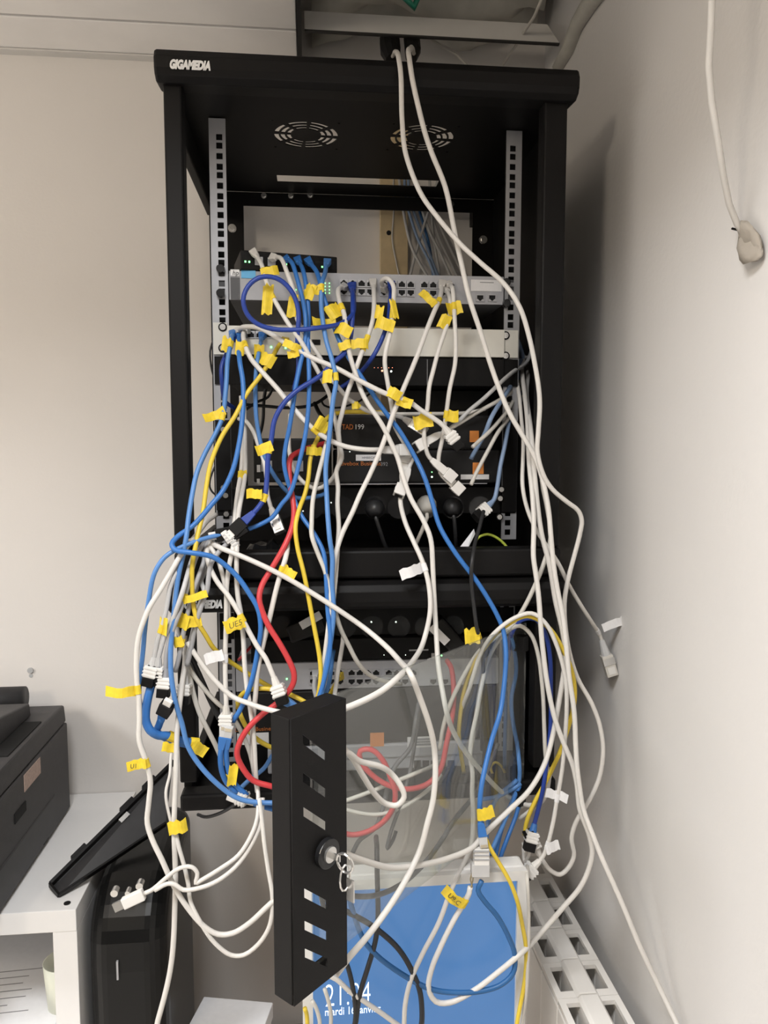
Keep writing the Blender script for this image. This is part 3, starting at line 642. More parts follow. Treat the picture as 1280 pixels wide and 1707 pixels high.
# radiator on the right wall
ra = thing('radiator', (.40, 1.15, .20), 'white cast radiator of slotted sections on the right wall', 'radiator')
ZT = .865; xa, xb, xm = .366, .462, .414; pitch = .0785
ye = 1.43
for k in range(9):
    y1s = ye-k*pitch; y0s = y1s-pitch+.0008
    s = obj('section', MB().box(xa, xa+.006, y0s, y1s, .22, ZT-.012).box(xb-.006, xb, y0s, y1s, .22, ZT-.004)
            .box(xm-.016, xm+.016, y0s+.001, y1s-.001, .22, ZT-.008), 'radiator', ra, bevel=.002)
    yc = (y0s+y1s)/2
    # top cap: rims round two slots and a raised middle ridge
    plate('section_cap', rect(xa, xb, y0s, y1s), [rect(xa+.010, xm-.017, y0s+.014, y1s-.010), rect(xm+.017, xb-.010, y0s+.014, y1s-.010)], .007, frame((0, 0, ZT-.0035), (1, 0, 0), (0, 1, 0)), 'radiator', s, bevel=.0012)
    obj('ridge', MB().prism([(xm-.018, y0s, ZT), (xm+.018, y0s, ZT), (xm+.013, y0s, ZT+.006), (xm-.013, y0s, ZT+.006)], (0, pitch-.003, 0)), 'radiator', s, bevel=.001)
    obj('inner_fin', MB().box(xm-.014, xm+.014, y0s+.002, y1s-.002, .22, ZT-.007).box(xa+.004, xb-.004, yc-.002, yc+.002, .24, ZT-.05), 'radiator', s)
for y in (1.38, .80): obj('wall_bracket', MB().box(xb, XW-.001, y-.01, y+.01, ZT-.09, ZT-.06), 'radiator', ra)
obj('pipe', MB().cyl((xm, 1.43, .25), (xm, 1.50, .25), .011, 12).cyl((xm, 1.50, .25), (xm, 1.50, 0), .011, 12), 'radiator', ra)
# ------------------------------------------------------------------ cables
DN = Vector((dv.y, -dv.x, 0))
def YD(px, py):                                # depth of the open door's plane on this line of sight
    d = ray(px, py); n = nin; k = (Fr-CAM).dot(n)/d.dot(n); return (CAM+d*k).y
def parse(s):
    out = []
    for t in s.split():
        a = t.split(','); px, py = float(a[0]), float(a[1]); Y = None
        if len(a) > 2: Y = YD(px, py)+float(a[2][1:]) if a[2][0] == 'd' else float(a[2])
        out.append([px, py, Y])
    k = [i for i, p in enumerate(out) if p[2] is not None]
    for i, p in enumerate(out):
        if p[2] is None:
            lo = max([j for j in k if j < i], default=k[0]); hi = min([j for j in k if j > i], default=k[-1])
            p[2] = out[lo][2] if lo == hi else out[lo][2]+(out[hi][2]-out[lo][2])*(i-lo)/(hi-lo)
    for p in out:                                  # stay in front of the monitor
        if p[1] > 1452 and 515 < p[0] < 888: p[2] = min(p[2], .972 if p[0] < 868 else .984)
    return [P(*p) for p in out]
def spline(q, step=.006):
    if len(q) == 2: q = [q[0], (q[0]+q[1])/2, q[1]]
    q = [q[0]*2-q[1]]+q+[q[-1]*2-q[-2]]; out = []
    for i in range(1, len(q)-2):
        a, b, c, d = q[i-1:i+3]
        t0 = 0; t1 = max((b-a).length, 1e-5)**.5; t2 = t1+max((c-b).length, 1e-5)**.5; t3 = t2+max((d-c).length, 1e-5)**.5
        n = max(3, min(14, int((c-b).length/step)))
        for k in range(n):
            t = t1+(t2-t1)*k/n
            A1 = a*((t1-t)/(t1-t0))+b*((t-t0)/(t1-t0)); A2 = b*((t2-t)/(t2-t1))+c*((t-t1)/(t2-t1)); A3 = c*((t3-t)/(t3-t2))+d*((t-t2)/(t3-t2))
            B1 = A1*((t2-t)/(t2-t0))+A2*((t-t0)/(t2-t0)); B2 = A2*((t3-t)/(t3-t1))+A3*((t-t1)/(t3-t1))
            out.append(B1*((t2-t)/(t2-t1))+B2*((t-t1)/(t2-t1)))
    out.append(q[-2]); return out
def basis(d):
    d = d.normalized(); f = -FWD; s = d.cross(f)
    s = s.normalized() if s.length > .1 else d.orthogonal().normalized()
    return s, s.cross(d), d                    # side, towards the room, along
def put_end(c, p, d, kind, colr):
    s, n, d = basis(d)
    def ob(u0, u1, hw, hn, off=0): return MB().obox(p+d*(u0+u1)/2+n*off, (s, n, d), (hw, hn, (u1-u0)/2))
    if kind in ('rj', 'rjs'):
        bo = MB().loft([[p+d*u+s*x*w_+n*y*w_ for x, y in ((-1,-.8),(1,-.8),(1,.8),(-1,.8))] for u, w_ in ((-.012, .0042), (-.004, .0052), (.008, .0062))])
        obj('boot', bo, colr, c, bevel=.001)
        if kind == 'rj':
            pl = obj('plug', ob(.008, .024, .0058, .004), 'clear', c, bevel=.0006)
            obj('contacts', ob(.019, .0235, .0046, .0006, .0042), 'contact', pl)
    elif kind in ('key', 'keyb', 'keyw'):      # keystone jack: ribbed shell, dark or white cap, metal latch
        k = obj('jack', ob(.0, .016, .0088, .0078), 'white_plastic', c, bevel=.0009, label='white snap-in jack')
        for i in range(3): obj('jack_rib', ob(.002+i*.005, .0042+i*.005, .0096, .0086), 'white_plastic', k)
        obj('jack_cap', ob(.016, .029, .0083, .0074), 'black' if kind != 'keyw' else 'white_plastic', c, bevel=.001)
        obj('cable_boot', MB().cyl(p-d*.012, p, .0042, 10, .006), 'c_ivory' if kind == 'keyw' else colr, c)
    elif kind == 'wpl':                        # white plug in a white coupler
        obj('boot', MB().loft([[p+d*u+s*x*w_+n*y*w_*.85 for x, y in ((-1,-1),(1,-1),(1,1),(-1,1))] for u, w_ in ((-.012, .0038), (-.002, .0058), (.018, .0064))]), 'white_plastic', c, bevel=.001)
        k = obj('coupler', ob(.018, .036, .0088, .0078), 'white_plastic', c, bevel=.001, label='white coupler block')
        obj('coupler_notch', ob(.024, .029, .0094, .005), 'rail', k); obj('coupler_mouth', ob(.036, .0368, .006, .005), 'black_soft', k)
    elif kind == 'blk':                        # boot ending in a black socket
        obj('boot', MB().loft([[p+d*u+s*x*w_+n*y*w_*.85 for x, y in ((-1,-1),(1,-1),(1,1),(-1,1))] for u, w_ in ((-.010, .004), (.010, .0066))]), colr, c, bevel=.001)
        obj('socket', ob(.010, .032, .0092, .0082), 'black', c, bevel=.001); obj('socket_tab', ob(.028, .042, .0058, .003, .003), 'white_plastic', c, bevel=.0006)
    elif kind == 'wall':                       # jack hanging against the wall: clear hood, metal latch, pale block
        obj('clear_hood', MB().cyl(p-d*.012, p+d*.014, .0042, 10, .0078), 'clear', c); k = obj('jack', ob(.014, .050, .0092, .008), 'c_ivory', c, bevel=.0012, label='pale jack with a metal latch')
        obj('latch', ob(.018, .030, .0096, .003, .006), 'screw', k); obj('jack_window', ob(.034, .046, .006, .002, .0068), 'white_plastic', k)
    elif kind == 'usb':
        obj('shell', ob(.0, .030, .0075, .0055), 'white_plastic', c, bevel=.0015); obj('metal_tip', ob(.030, .043, .006, .0024), 'screw', c)
    elif kind == 'lan':                        # long metal-topped plug
        obj('shell', MB().cyl(p-d*.008, p+d*.006, .004, 10, .0068), 'white_plastic', c); k = obj('metal_shell', ob(.006, .034, .0082, .006), 'screw', c, bevel=.001)
        obj('latch', ob(.014, .030, .0045, .001, .0066), 'white_plastic', k)
def flag(c, pts, rad, spec):
    px, py, fw, fh, ang = spec[:5]; m = spec[6] if len(spec) > 6 and spec[6] else 'tape'; txt = spec[5] if len(spec) > 5 else None
    best = min(range(len(pts)), key=lambda i: (pix(pts[i])[0]-px)**2+(pix(pts[i])[1]-py)**2)
    q = pts[best]; T = (pts[min(best+1, len(pts)-1)]-pts[max(best-1, 0)]).normalized()
    cpos = P(px, py, q.y-rad-.002); sc = depth(cpos)/FPX
    a = math.radians(ang); e1 = RGT*math.cos(a)-UPV*math.sin(a); e2 = UPV*math.cos(a)+RGT*math.sin(a); nn = -FWD
    rnd = random.Random(int(px*7+py)); tl = rnd.uniform(-.45, .45); e1 = e1*math.cos(tl)+nn*math.sin(tl)
    W, Hh = fw*sc/max(.75, math.cos(tl)), fh*sc; n1 = e1.cross(e2)
    N = 6; mb = MB(); ph = rnd.uniform(0, 6); amp = .16*W; top = []; th = .0007
    for i in range(N+1):
        u = i/N-.5; b = n1*(amp*math.sin(ph+4*u)); sk = rnd.uniform(-.12, .12)*Hh
        top.append((cpos+e1*u*W+b+e2*(Hh*.5+sk), cpos+e1*u*W+b-e2*(Hh*.5-sk*.6)))
    vs = [p for t_, b_ in top for p in (t_, b_)]; nv = len(vs)
    vs += [v-n1*th for v in vs]; fs = []
    for i in range(N):
        j = 2*i; fs += [(j, j+2, j+3, j+1), (nv+j, nv+j+1, nv+j+3, nv+j+2), (j, nv+j, nv+j+2, j+2), (j+1, j+3, nv+j+3, nv+j+1)]
    fs += [(0, 1, nv+1, nv), (2*N, nv+2*N, nv+2*N+1, 2*N+1)]
    mb.add(vs, fs)
    mb.cyl(q-T*min(.006, Hh*.45), q+T*min(.006, Hh*.45), rad*1.22, 10)      # where the tape wraps the cable
    f = obj('tape_flag' if m == 'tape' else 'paper_tag', mb, m, c, label='yellow tape flag' if m == 'tape' else 'white paper tag')
    if txt:
        sg = 1 if n1.dot(nn) > 0 else -1
        text('handwriting', txt, Hh*.62, frame(cpos-e1*W*.28+n1*sg*(amp+.0012), e1, e2), 'ink', f, shear=.2)
NC = [0]
def cable(label, colr, path, r=.0035, flags=(), start=None, end=None, scol=None, ecol=None, group='network cables', name='network_cable', cat='cable'):
    q = parse(path); pts = spline(q)
    # very slight irregularity so that no cable is a perfect sweep
    rnd = random.Random(len(label)*13+int(q[0].x*999)); a, b = rnd.uniform(0, 6), rnd.uniform(0, 6)
    for i in range(2, len(pts)-2): pts[i] = pts[i]+Vector((.0005*math.sin(i*.31+a), .0010*math.sin(i*.23+b), .0004*math.sin(i*.27+b)))
    c = obj(name, MB().tube(pts, r, 9), colr, label=label, cat=cat, group=group, smooth=True, loc=pts[-1].copy())
    if start: put_end(c, pts[0], pts[0]-pts[2], start, scol or colr)
    if end: put_end(c, pts[-1], pts[-1]-pts[-3], end, ecol or colr)
    for f in flags: flag(c, pts, r, f)
    NC[0] += 1; return c
W, I, G, LG, B, LB, DB, NB, ST, Yl, RD, K, DG = 'c_white c_ivory c_grey c_lgrey c_blue c_lblue c_dblue c_nblue c_steel c_yellow c_red c_black c_dgrey'.split()
# --- the two white cables out of the ceiling
cable('white cable from the ceiling, left of the two, bulging out past the rack’s right side', W,
 '654,94,1.49 658,87,1.40 660,88,1.25 664,98,1.094 668,130,1.083 671,200,1.09 676,258 700,320 730,362 768,408 800,438 840,473,1.07 866,512,1.06 882,560 892,612 899,670 898,720 896,755 905,792 920,815 945,836 964,851 970,868 967,888 958,922 948,960 941,1000,1.09 941,1035 948,1082 963,1130 985,1172 1000,1212 1006,1250,1.07 1000,1292 986,1325 973,1348 962,1366 953,1396 957,1426 947,1447 933,1458 917,1451 905,1435 893,1413,1.07', .0035, end='key')
cable('white cable from the ceiling, right of the two, running straight to the bottom right corner', W,
 '690,90,1.49 687,80,1.40 684,82,1.25 682,96,1.094 688,140,1.083 706,210,1.09 720,255 742,315 755,370 767,430 780,490 800,550 815,600,1.10 833,650 850,690 868,722,1.09 888,755 899,780 908,812 914,850 917,890 922,935,1.06 930,985 938,1030 944,1080 949,1130 957,1190,1.04 960,1240 962,1280 966,1318 972,1350,1.02 990,1395 1012,1450 1042,1520 1075,1595 1105,1660,.93 1132,1715,.90 1160,1770,.84', .0037)
# --- right hand bundle
cable('white cable from the right bundle that ends in a jack hanging on the right wall', W,
 '862,615,1.30 860,627,1.26 866,665,1.21 870,702 872,727,1.17 871,765 872,812,1.12 880,850 892,880 907,905 931,940,1.088 950,978 970,1012 985,1035,1.14 1000,1060,1.165 1006,1078,1.165', .0032, end='wall', flags=[(1022, 1040, 34, 14, -20, None, 'label')])
cable('right-bundle white cable curving under the screen’s right side up to the lettered yellow flag', W,
 '872,600,1.30 870,621,1.26 875,659,1.21 878,690 880,727,1.15 883,775 887,830,1.10 890,880 890,930,1.07 893,955 898,1005 905,1080 912,1140 925,1198,1.05 940,1240 954,1275 962,1310 967,1350 981,1390,1.03 986,1420 979,1454 966,1482 936,1517 905,1550,1.02 865,1592 830,1622 792,1650 750,1670 726,1668 714,1645 720,1612 732,1584 757,1534 780,1492 784,1478,1.0', .0038, flags=[(757, 1496, 42, 18, 38, 'U9.C')])
cable('thick white cable of the right bundle sweeping down left under the glass door', W,
 '880,620,1.30 878,646,1.25 881,690 887,740,1.115 891,790 895,835,1.10 903,890 915,940,1.08 926,1000 937,1050 941,1092 937,1140 930,1185 920,1230,1.06 905,1278 882,1318 850,1350 808,1390,1.0 789,1411,d.0 747,1430,d.012 706,1442 658,1446 614,1437 578,1425,d.014 545,1405,d.015', .0038)
cable('white cable slanting from the right bundle down into the arches by the lower rack', I,
 '903,800,1.108 912,850,1.105 917,895,1.10 907,940,1.088 890,980 865,1025 848,1047 830,1060,1.10 800,1085 775,1122,1.12 752,1170 738,1215 733,1250,1.13', .0034)
cable('outer white cable of the arch over the glass door', W,
 '770,1180,1.14 782,1148 800,1092 825,1055,1.07 858,1029 885,1022 908,1038,1.06 930,1080 942,1130 944,1180 942,1230 937,1280 929,1330 921,1375 905,1426 890,1444,1.05', .0032, end='key', flags=[(928, 1327, 34, 15, 12, None, 'label'), (921, 1412, 24, 17, -15, None, 'label')])
cable('yellow cable arching over the glass door and down beside the white cables', Yl,
 '773,1288,1.17 767,1245 765,1210 772,1160 786,1115,1.12 808,1078 840,1046,1.075 880,1027 912,1044,1.065 938,1083 954,1122 958,1160 950,1202 935,1250 922,1278 908,1305,1.085 892,1335 880,1365,1.08 874,1392,1.08', .0034)
cable('dark blue cable arching beneath the yellow one at the right end of the lower rack', DB,
 '846,1100,1.12 852,1058,1.10 870,1034 893,1033,1.08 908,1055 917,1100 918,1160 917,1220 911,1275,1.085 903,1322 895,1356 888,1386,1.07', .0034, end='key', ecol=B)
cable('off-white cable in the small inner arch beside the glass door hinge', I,
 '784,1257,1.16 794,1190 801,1140 815,1098,1.12 832,1066 848,1050 866,1043,1.09 884,1058 898,1095 904,1140 906,1200 909,1250 912,1290,1.085 906,1322 890,1345,1.09 866,1365,1.10', .0032)
cable('white cable hanging past the blue plug and down over the screen', W,
 '808,1118,1.12 801,1150 794,1192 787,1227,1.09 784,1257 787,1290 786,1320 789,1365,1.03 786,1410 771,1443 753,1479 732,1538,1.0 703,1592 685,1633 676,1672 673,1715,.98', .0034)
# --- out of the small black switch
cable('white cable from the leftmost jack of the small switch looping under the black boxes', W,
 '424,422,1.212 437,443,1.17 445,471,1.15 457,500 480,539,1.12 503,570 520,600 536,632,1.13 549,660 554,684 560,705 565,735 566,758,1.15 562,782 550,802 529,815 508,806 491,784 483,755 481,730 484,690,1.2', .0034, start='rjs', flags=[(450, 453, 28, 16, -15), (446, 498, 17, 50, 4)])
cable('white cable from the second jack of the small switch running right to the connectors', W,
 '456,429,1.212 468,431,1.18 480,457,1.15 491,490 494,530 513,565,1.13 534,596 548,625 563,645,1.14 578,663 600,679 618,687 642,690,1.17 665,692,1.18', .0034, start='rjs', flags=[(487, 511, 14, 36, 8), (592, 676, 10, 12, 0)])
cable('blue cable from the small switch crossing the red cable to the lower bundle', B,
 '478,432,1.212 487,440,1.17 497,470,1.15 505,500 509,530,1.13 508,570 501,605 494,642,1.12 487,684 481,718 476,745 474,772 479,798 488,826,1.12 502,860 524,891 540,922,1.08 543,950 544,980 546,1020 551,1060,1.06 549,1095 542,1125 532,1160 522,1190,1.05', .0034, start='rjs')
cable('blue cable from the small switch bending left to the black coupler', B,
 '497,434,1.212 505,452,1.17 512,490,1.15 515,530 513,565,1.13 514,600 516,642,1.12 514,684 508,727 501,762 491,804,1.11 482,826 469,841 454,862 438,872 422,879 410,883 396,886,1.10', .0034, start='rjs', end='blk', flags=[(515, 487, 20, 26, 20)])
cable('bright blue cable from the small switch falling straight to the bundle above the lock strip', LB,
 '545,438,1.225 541,456,1.18 536,474,1.15 536,511 539,539,1.13 544,570 553,600 560,635,1.11 556,665 552,698 547,741 543,776,1.10 545,825 546,860 549,899,1.07 554,930 554,970 556,1016 552,1060 544,1110,1.06 537,1150 527,1190,1.05', .0036, start='rjs', flags=[(530, 483, 16, 14, -20), (545, 628, 15, 22, 5)])
cable('long blue cable crossing the whole upper rack to the blue plug by the screen', B,
 '515,436,1.218 528,455,1.18 540,496,1.15 553,532 564,565,1.14 582,598 600,625,1.13 620,655 642,687 667,720 692,762,1.12 707,795 720,837 732,875 755,915,1.08 772,940 787,960 808,990 828,1023 839,1049,1.07 843,1082 841,1126,1.05 836,1175,1.035 832,1195 820,1232,1.015 810,1272,1.0 802,1315,.985 800,1350 803,1384,.98', .0036, start='rjs', end='rj', ecol=B, flags=[(810, 1356, 26, 20, -15)])
# --- out of the 24-port switch
cable('dark blue cable making a round loop in front of the 24-port switch', DB,
 '588,478,1.215 590,500,1.18 586,525,1.15 565,540 529,547,1.12 494,550 454,548 428,539 412,523 406,500,1.11 414,478 431,464 452,462 471,470 489,491 498,521 497,549,1.12 496,580 497,612 490,650,1.15', .0035, start='rjs')
cable('dark blue cable from the 24-port switch descending left to the black coupler', DB,
 '586,478,1.215 588,500,1.17 588,530,1.15 583,568 574,588,1.13 556,604 534,626 494,652,1.11 471,675 457,701 452,734 447,764 445,799,1.10 440,830 427,850 415,862,1.09', .0037, start='rjs', end='blk', flags=[(440, 747, 26, 18, -20), (424, 823, 26, 16, 0)])
cable('short dark blue cable right of the centre jacks curving back under the white unit', DB,
 '652,476,1.215 651,500,1.18 646,535,1.15 636,565 622,594,1.14 602,620 580,638 556,652,1.22', .0034, start='rjs')
cable('white cable from the first white-booted jack running to the bottom of the glass door', W,
 '573,478,1.215 563,484,1.18 565,502,1.16 574,525 578,558,1.13 584,596 594,628 602,652 615,676,1.12 628,694 639,712 650,735 662,762,1.11 672,795 685,830 705,867 717,898,1.08 721,937 724,987 726,1050,1.07 730,1100 736,1140 745,1192,d.07 757,1222 785,1265 815,1300 847,1327,d.06 880,1342,1.105 902,1337 912,1318 917,1285,1.10', .0037, start='rjs', scol=LG, flags=[(556, 518, 26, 26, -35), (572, 550, 28, 20, 25), (574, 576, 18, 14, -20)])
cable('white cable from the sixth jack column descending left beside the lettered boxes', W,
 '622,472,1.215 624,497,1.17 621,532,1.15 611,565 599,600,1.13 588,632 577,660 570,686,1.13 564,712 566,738 570,764 561,785,1.15 563,811 562,840 565,880,1.12 562,925 557,980,1.08 551,1050 542,1110 533,1160 524,1192,1.06', .0036, start='rjs', flags=[(540, 537, 40, 14, -5), (600, 573, 26, 16, 0)])
cable('white cable hooking over in front of the switch and dropping to the left coupler', W,
 '640,480,1.213 637,468,1.18 646,464,1.165 655,476 656,494,1.15 654,525 650,558 642,590,1.13 641,607 647,642 654,682,1.13 657,707 666,727 680,748,1.14', .0035, start='rjs', flags=[(641, 541, 30, 20, 15), (632, 521, 14, 22, 10), (657, 515, 11, 32, -12)])
cable('white cable from the far right jacks slanting down left across the lettered boxes', W,
 '737,474,1.215 731,502,1.17 722,525 705,567,1.14 688,610 672,650,1.12 657,687 645,720 632,755 615,795,1.11 600,825 588,852 570,890,1.09 560,925 554,965,1.07 550,1010 546,1060 538,1120 526,1180 520,1200,1.06', .0037, start='rjs', flags=[(713, 497, 34, 13, 48)])
cable('white cable from the rightmost jack dropping straight past the yellow flag', W,
 '748,474,1.213 755,483,1.17 757,511 758,539,1.15 759,579 758,610 750,650,1.14 745,682 741,707 736,735,1.15 731,762 733,784 742,794,1.15', .0034, start='rjs', end='wpl', flags=[(757, 514, 26, 21, -15), (753, 693, 22, 20, 0)])
cable('white cable next to the rightmost jack dropping to the lying white coupler', W,
 '745,482,1.213 750,500,1.17 749,525 741,553,1.15 731,586 724,612 715,645,1.13 712,680 707,712 709,742 715,762 728,774,1.14', .0034, start='rjs', end='wpl', flags=[(741, 536, 18, 24, 25), (705, 702, 28, 24, -10)])
# --- out of the white unit
cable('white cable from the white unit crossing right to the dark-capped coupler', W,
 '396,552,1.213 407,545,1.18 431,546,1.16 454,558,1.14 475,572 499,586 529,600,1.12 560,613 600,635 642,656,1.11 663,663 684,671 702,684 721,696 737,708 748,722,1.12', .0038, start='rjs', end='keyb', flags=[(487, 577, 30, 13, 25), (489, 590, 20, 12, -10), (657, 656, 24, 18, 30), (674, 671, 26, 16, 20)])
cable('white cable from the white unit sagging right to the square coupler by the boxes', W,
 '410,552,1.213 405,558,1.18 408,575,1.16 419,598 435,617,1.14 461,647 482,673 508,701,1.12 532,722 555,736 578,745 611,750,1.12 645,750,1.13', .0038, start='rjs', end='wpl', flags=[(400, 580, 14, 24, 5), (537, 709, 24, 22, 30)])
cable('blue cable from the white unit’s first jack running far down left past the grey bundle', LB,
 '388,556,1.212 385,570,1.17 379,600 377,647,1.14 371,694 358,724 342,755,1.12 329,787 321,820 314,859 310,898,1.07 305,929 298,960 293,992 289,1023,1.05 286,1060 285,1090 286,1128 292,1171,1.04 303,1206 314,1245 337,1281,1.04 371,1314 402,1332 451,1339 500,1335,1.04', .0036, start='rjs', scol=B, flags=[(357, 691, 36, 15, -24), (377, 574, 14, 24, 8)])
cable('bright blue cable swinging left round the post and back to the white jack', B,
 '400,556,1.212 397,575,1.17 400,605,1.14 405,632 406,662 403,701,1.12 398,741 389,783 372,818,1.10 353,840 321,876 298,893 287,907,1.06 293,917 314,921,1.05 353,928 373,940 396,961,1.06 415,988 430,1016 434,1047 431,1075 424,1118,1.06 415,1149 401,1181 388,1203,1.06', .0037, start='rjs')
cable('blue cable bending right behind the loops at the left of the upper rack', LB,
 '437,560,1.213 433,580,1.17 428,606,1.15 426,659 428,705,1.15 438,752 454,787,1.16 475,816 494,830 529,827 545,822,1.2', .0034, start='rjs', scol=B, flags=[(432, 586, 16, 24, 0)])
cable('yellow cable from the white unit running down left along the outer rail', Yl,
 '474,568,1.213 464,577,1.17 452,598 435,626,1.14 412,656 391,694,1.12 370,727 353,769 344,811,1.10 337,858 330,890 326,914,1.07 322,936 320,975 322,1010 328,1034,1.06 345,1062 358,1082 382,1102,1.09 415,1124 450,1145 462,1150,1.12', .0034, start='rjs', flags=[(446, 600, 24, 22, 30)])
cable('second blue cable falling from the white unit beside the left rail', DB,
 '391,560,1.213 378,590,1.18 370,610,1.17 370,640,1.17 374,668,1.19 390,680,1.22', .0033, start='rjs')
cable('yellow cable lying along the upper black telecom box and down to the lock strip', Yl,
 '640,688,1.19 600,687,1.19 566,688,1.185 548,694 538,708,1.16 530,730 522,748,1.14 517,768 514,795 508,823,1.12 499,848 493,878,1.09 496,912 504,948 515,1000,1.07 525,1050 532,1095 534,1130,1.06 528,1170 519,1192,1.06', .0034, flags=[(524, 752, 26, 14, 5)])
cable('red cable winding from the upper rack through the lower rack behind the glass', RD,
 '545,738,1.24 527,743,1.22 500,752,1.17 483,766,1.14 483,800 490,846,1.11 487,876 473,912,1.08 451,952 437,976 432,998,1.06 437,1020 447,1043 463,1068 479,1095 490,1121,1.05 489,1138 480,1153 463,1171 438,1190 415,1213,1.05 400,1237 395,1257 404,1280 422,1301 453,1311,1.05 505,1330,1.08 545,1365 581,1391,1.10 610,1388 639,1370 655,1346 659,1319,1.085 650,1292 637,1266 618,1250 600,1253 602,1271,1.09 621,1292 647,1308 679,1315,1.09 714,1306 735,1282,1.10 745,1239 753,1194 756,1154,1.14 753,1115 745,1101,1.19', .0042)
cable('white cable running beside the yellow one to the jacks of the grey switch', I,
 '545,736,1.13 538,762 531,787,1.12 522,830 520,872 520,894,1.08 529,922 541,951 549,979 558,1015,1.07 568,1050 580,1075 597,1105,1.10 620,1127 650,1138 668,1140,1.18', .0034)
cable('long white cable crossing diagonally under the rack lip and down behind the lock strip', W,
 '340,905,1.14 352,906,1.10 372,915,1.075 400,926 440,944 480,965,1.065 517,987 562,1015 605,1045,1.06 640,1075,1.03 665,1100,.985 685,1127,d.015 697,1155 712,1194 720,1225 724,1258,d.015 725,1295 722,1335 713,1372 700,1417,d.015 676,1467 649,1511 613,1559 581,1597,d.015 560,1625,d.015', .0038)
cable('white cable from the hanging coupler curling left behind the lock strip', W,
 '672,792,1.15 669,818,1.14 667,838,1.13 675,870 690,903,1.10 703,933 714,975,1.07 717,1020 707,1066,1.05 688,1102,.99 662,1130,d.015 630,1155 580,1179,d.015 540,1191,d.03 505,1195,.93 469,1188,1.02 438,1181 415,1173 391,1163,1.06 372,1148 347,1121 324,1089 312,1070,1.07', .0037, start='wpl', flags=[(686, 952, 40, 18, -18, None, 'label')])
# --- couplers hanging before the lettered boxes, fed from the right
cable('pale grey cable from behind the right rail to the coupler under the black unit', LG,
 '890,570,1.30 880,600,1.27 855,620,1.22 830,642,1.18 805,665 780,686,1.16 765,702 752,713 740,722,1.16', .0033)
cable('off-white cable from the right bundle to the left end of the yellow-flagged coupler', I,
 '872,630,1.28 860,646,1.25 830,668,1.19 800,685 765,706,1.16 737,721 724,729,1.15', .0033, end='wpl')
cable('off-white cable from the right bundle to the cap of the leaning coupler', I,
 '874,640,1.28 860,659,1.25 842,690,1.2 817,719,1.17 796,737 788,745,1.15', .0032)
cable('off-white cable dropping from the right bundle to the lowest leaning coupler', I,
 '876,655,1.28 862,677,1.25 840,708,1.2 827,726,1.17 809,759 793,790 785,808,1.15', .0032)
cable('steel blue cable passing in front of the upper orange square', ST,
 '868,600,1.29 855,634,1.25 842,659,1.20 817,700,1.17 808,722 795,745 785,765,1.19', .0036)
cable('steel blue cable along the right rail to the white jack with a black boot', ST,
 '866,660,1.28 852,690,1.24 845,722,1.20 841,745 834,778,1.18 828,814 823,833 812,845,1.16', .0036, end='key')
cable('thin white cable joining two couplers under the black unit', W, '657,690,1.17 672,690,1.17 700,690 740,690,1.18 780,688,1.19 808,682,1.2', .0030)
cable('white stub cable in the yellow-flagged metal plug beside the blue cable', LG, '655,692,1.17 668,696,1.16 680,702,1.155', .0032, end='lan')
cable('white cable hanging from the square coupler into a second coupler', W, '688,764,1.15 682,780,1.145 677,792,1.14', .0032, end='wpl')
cable('black cable falling from the white jack past the yellow flag to the lower rack', K,
 '806,852,1.14 800,875,1.12 792,900,1.10 787,935,1.07 786,970 789,1005 794,1045,1.07 802,1072 805,1104,1.11 805,1150 802,1200 803,1250,1.17', .0030, flags=[(787, 1061, 24, 25, -4)])
cable('thin earth wire arching from the card to the right rail', 'c_earth', '790,910,1.19 797,897 812,891,1.185 830,898 845,912 851,926,1.19', .0022, name='earth_wire', cat='wire', group='thin wires')
# --- cables seen behind the rack
for k, (lab, m, pth) in enumerate((
 ('thin pale wire hanging at the batten behind the rack opening', I, '656,296,1.60 656,347 654,397 660,435 667,470,1.59'),
 ('pale cable, left of the sheaf hanging behind the rack opening', LG, '665,296,1.59 670,335 677,379 687,414 710,457 725,480,1.56'),
 ('blue-grey cable in the sheaf hanging behind the rack opening', ST, '674,296,1.59 677,335 685,366 696,397 715,435 728,470,1.56'),
 ('second blue-grey cable in the sheaf behind the rack opening', ST, '680,296,1.59 684,335 696,372 708,400 722,440 735,475,1.57'),
 ('pale cable in the middle of the sheaf behind the rack opening', LG, '696,308,1.59 705,354 717,389 735,425 752,462,1.57'),
 ('pale cable crossing the sheaf behind the rack opening to the left', LG, '730,300,1.585 715,350 700,397 685,455 680,475,1.575'),
 ('pale upright cable at the right of the sheaf behind the rack', LG, '716,300,1.59 719,362 724,404 732,457 734,475,1.58'),
 ('pale cable fanning right behind the rack opening', LG, '712,330,1.595 732,397 746,428 762,460 770,475,1.585'),
 ('rightmost pale cable fanning out behind the rack opening', LG, '716,330,1.60 740,392 753,420 768,450 780,475,1.59'),
 ('dark blue cable hidden deep in the sheaf behind the rack', NB, '690,300,1.60 698,345 706,375 716,415 722,455 726,475,1.585'))):
    cable(lab, m, pth, .0030 if k else .0018, group='cables behind the rack')
cable('blue-grey cable bunched behind the right rail below the white unit', ST, '856,556,1.33 866,575,1.31 872,598,1.30 868,620,1.29 866,660,1.28', .0036)
cable('pale cable bunched behind the right rail below the white unit', LG, '858,560,1.34 868,580,1.32 876,596,1.30 886,592,1.30 884,570,1.33', .0034)
cable('thin black wire looping outside the left rail beside the yellow cable', K, '356,566,1.24 350,585,1.23 352,610 357,632,1.24', .0016, name='thin_wire', cat='wire', group='thin wires')
cable('thin black wire looping outside the left rail below the yellow flag', K, '359,776,1.235 351,795,1.23 350,812 356,822 362,826,1.235', .0016, name='thin_wire', cat='wire', group='thin wires')
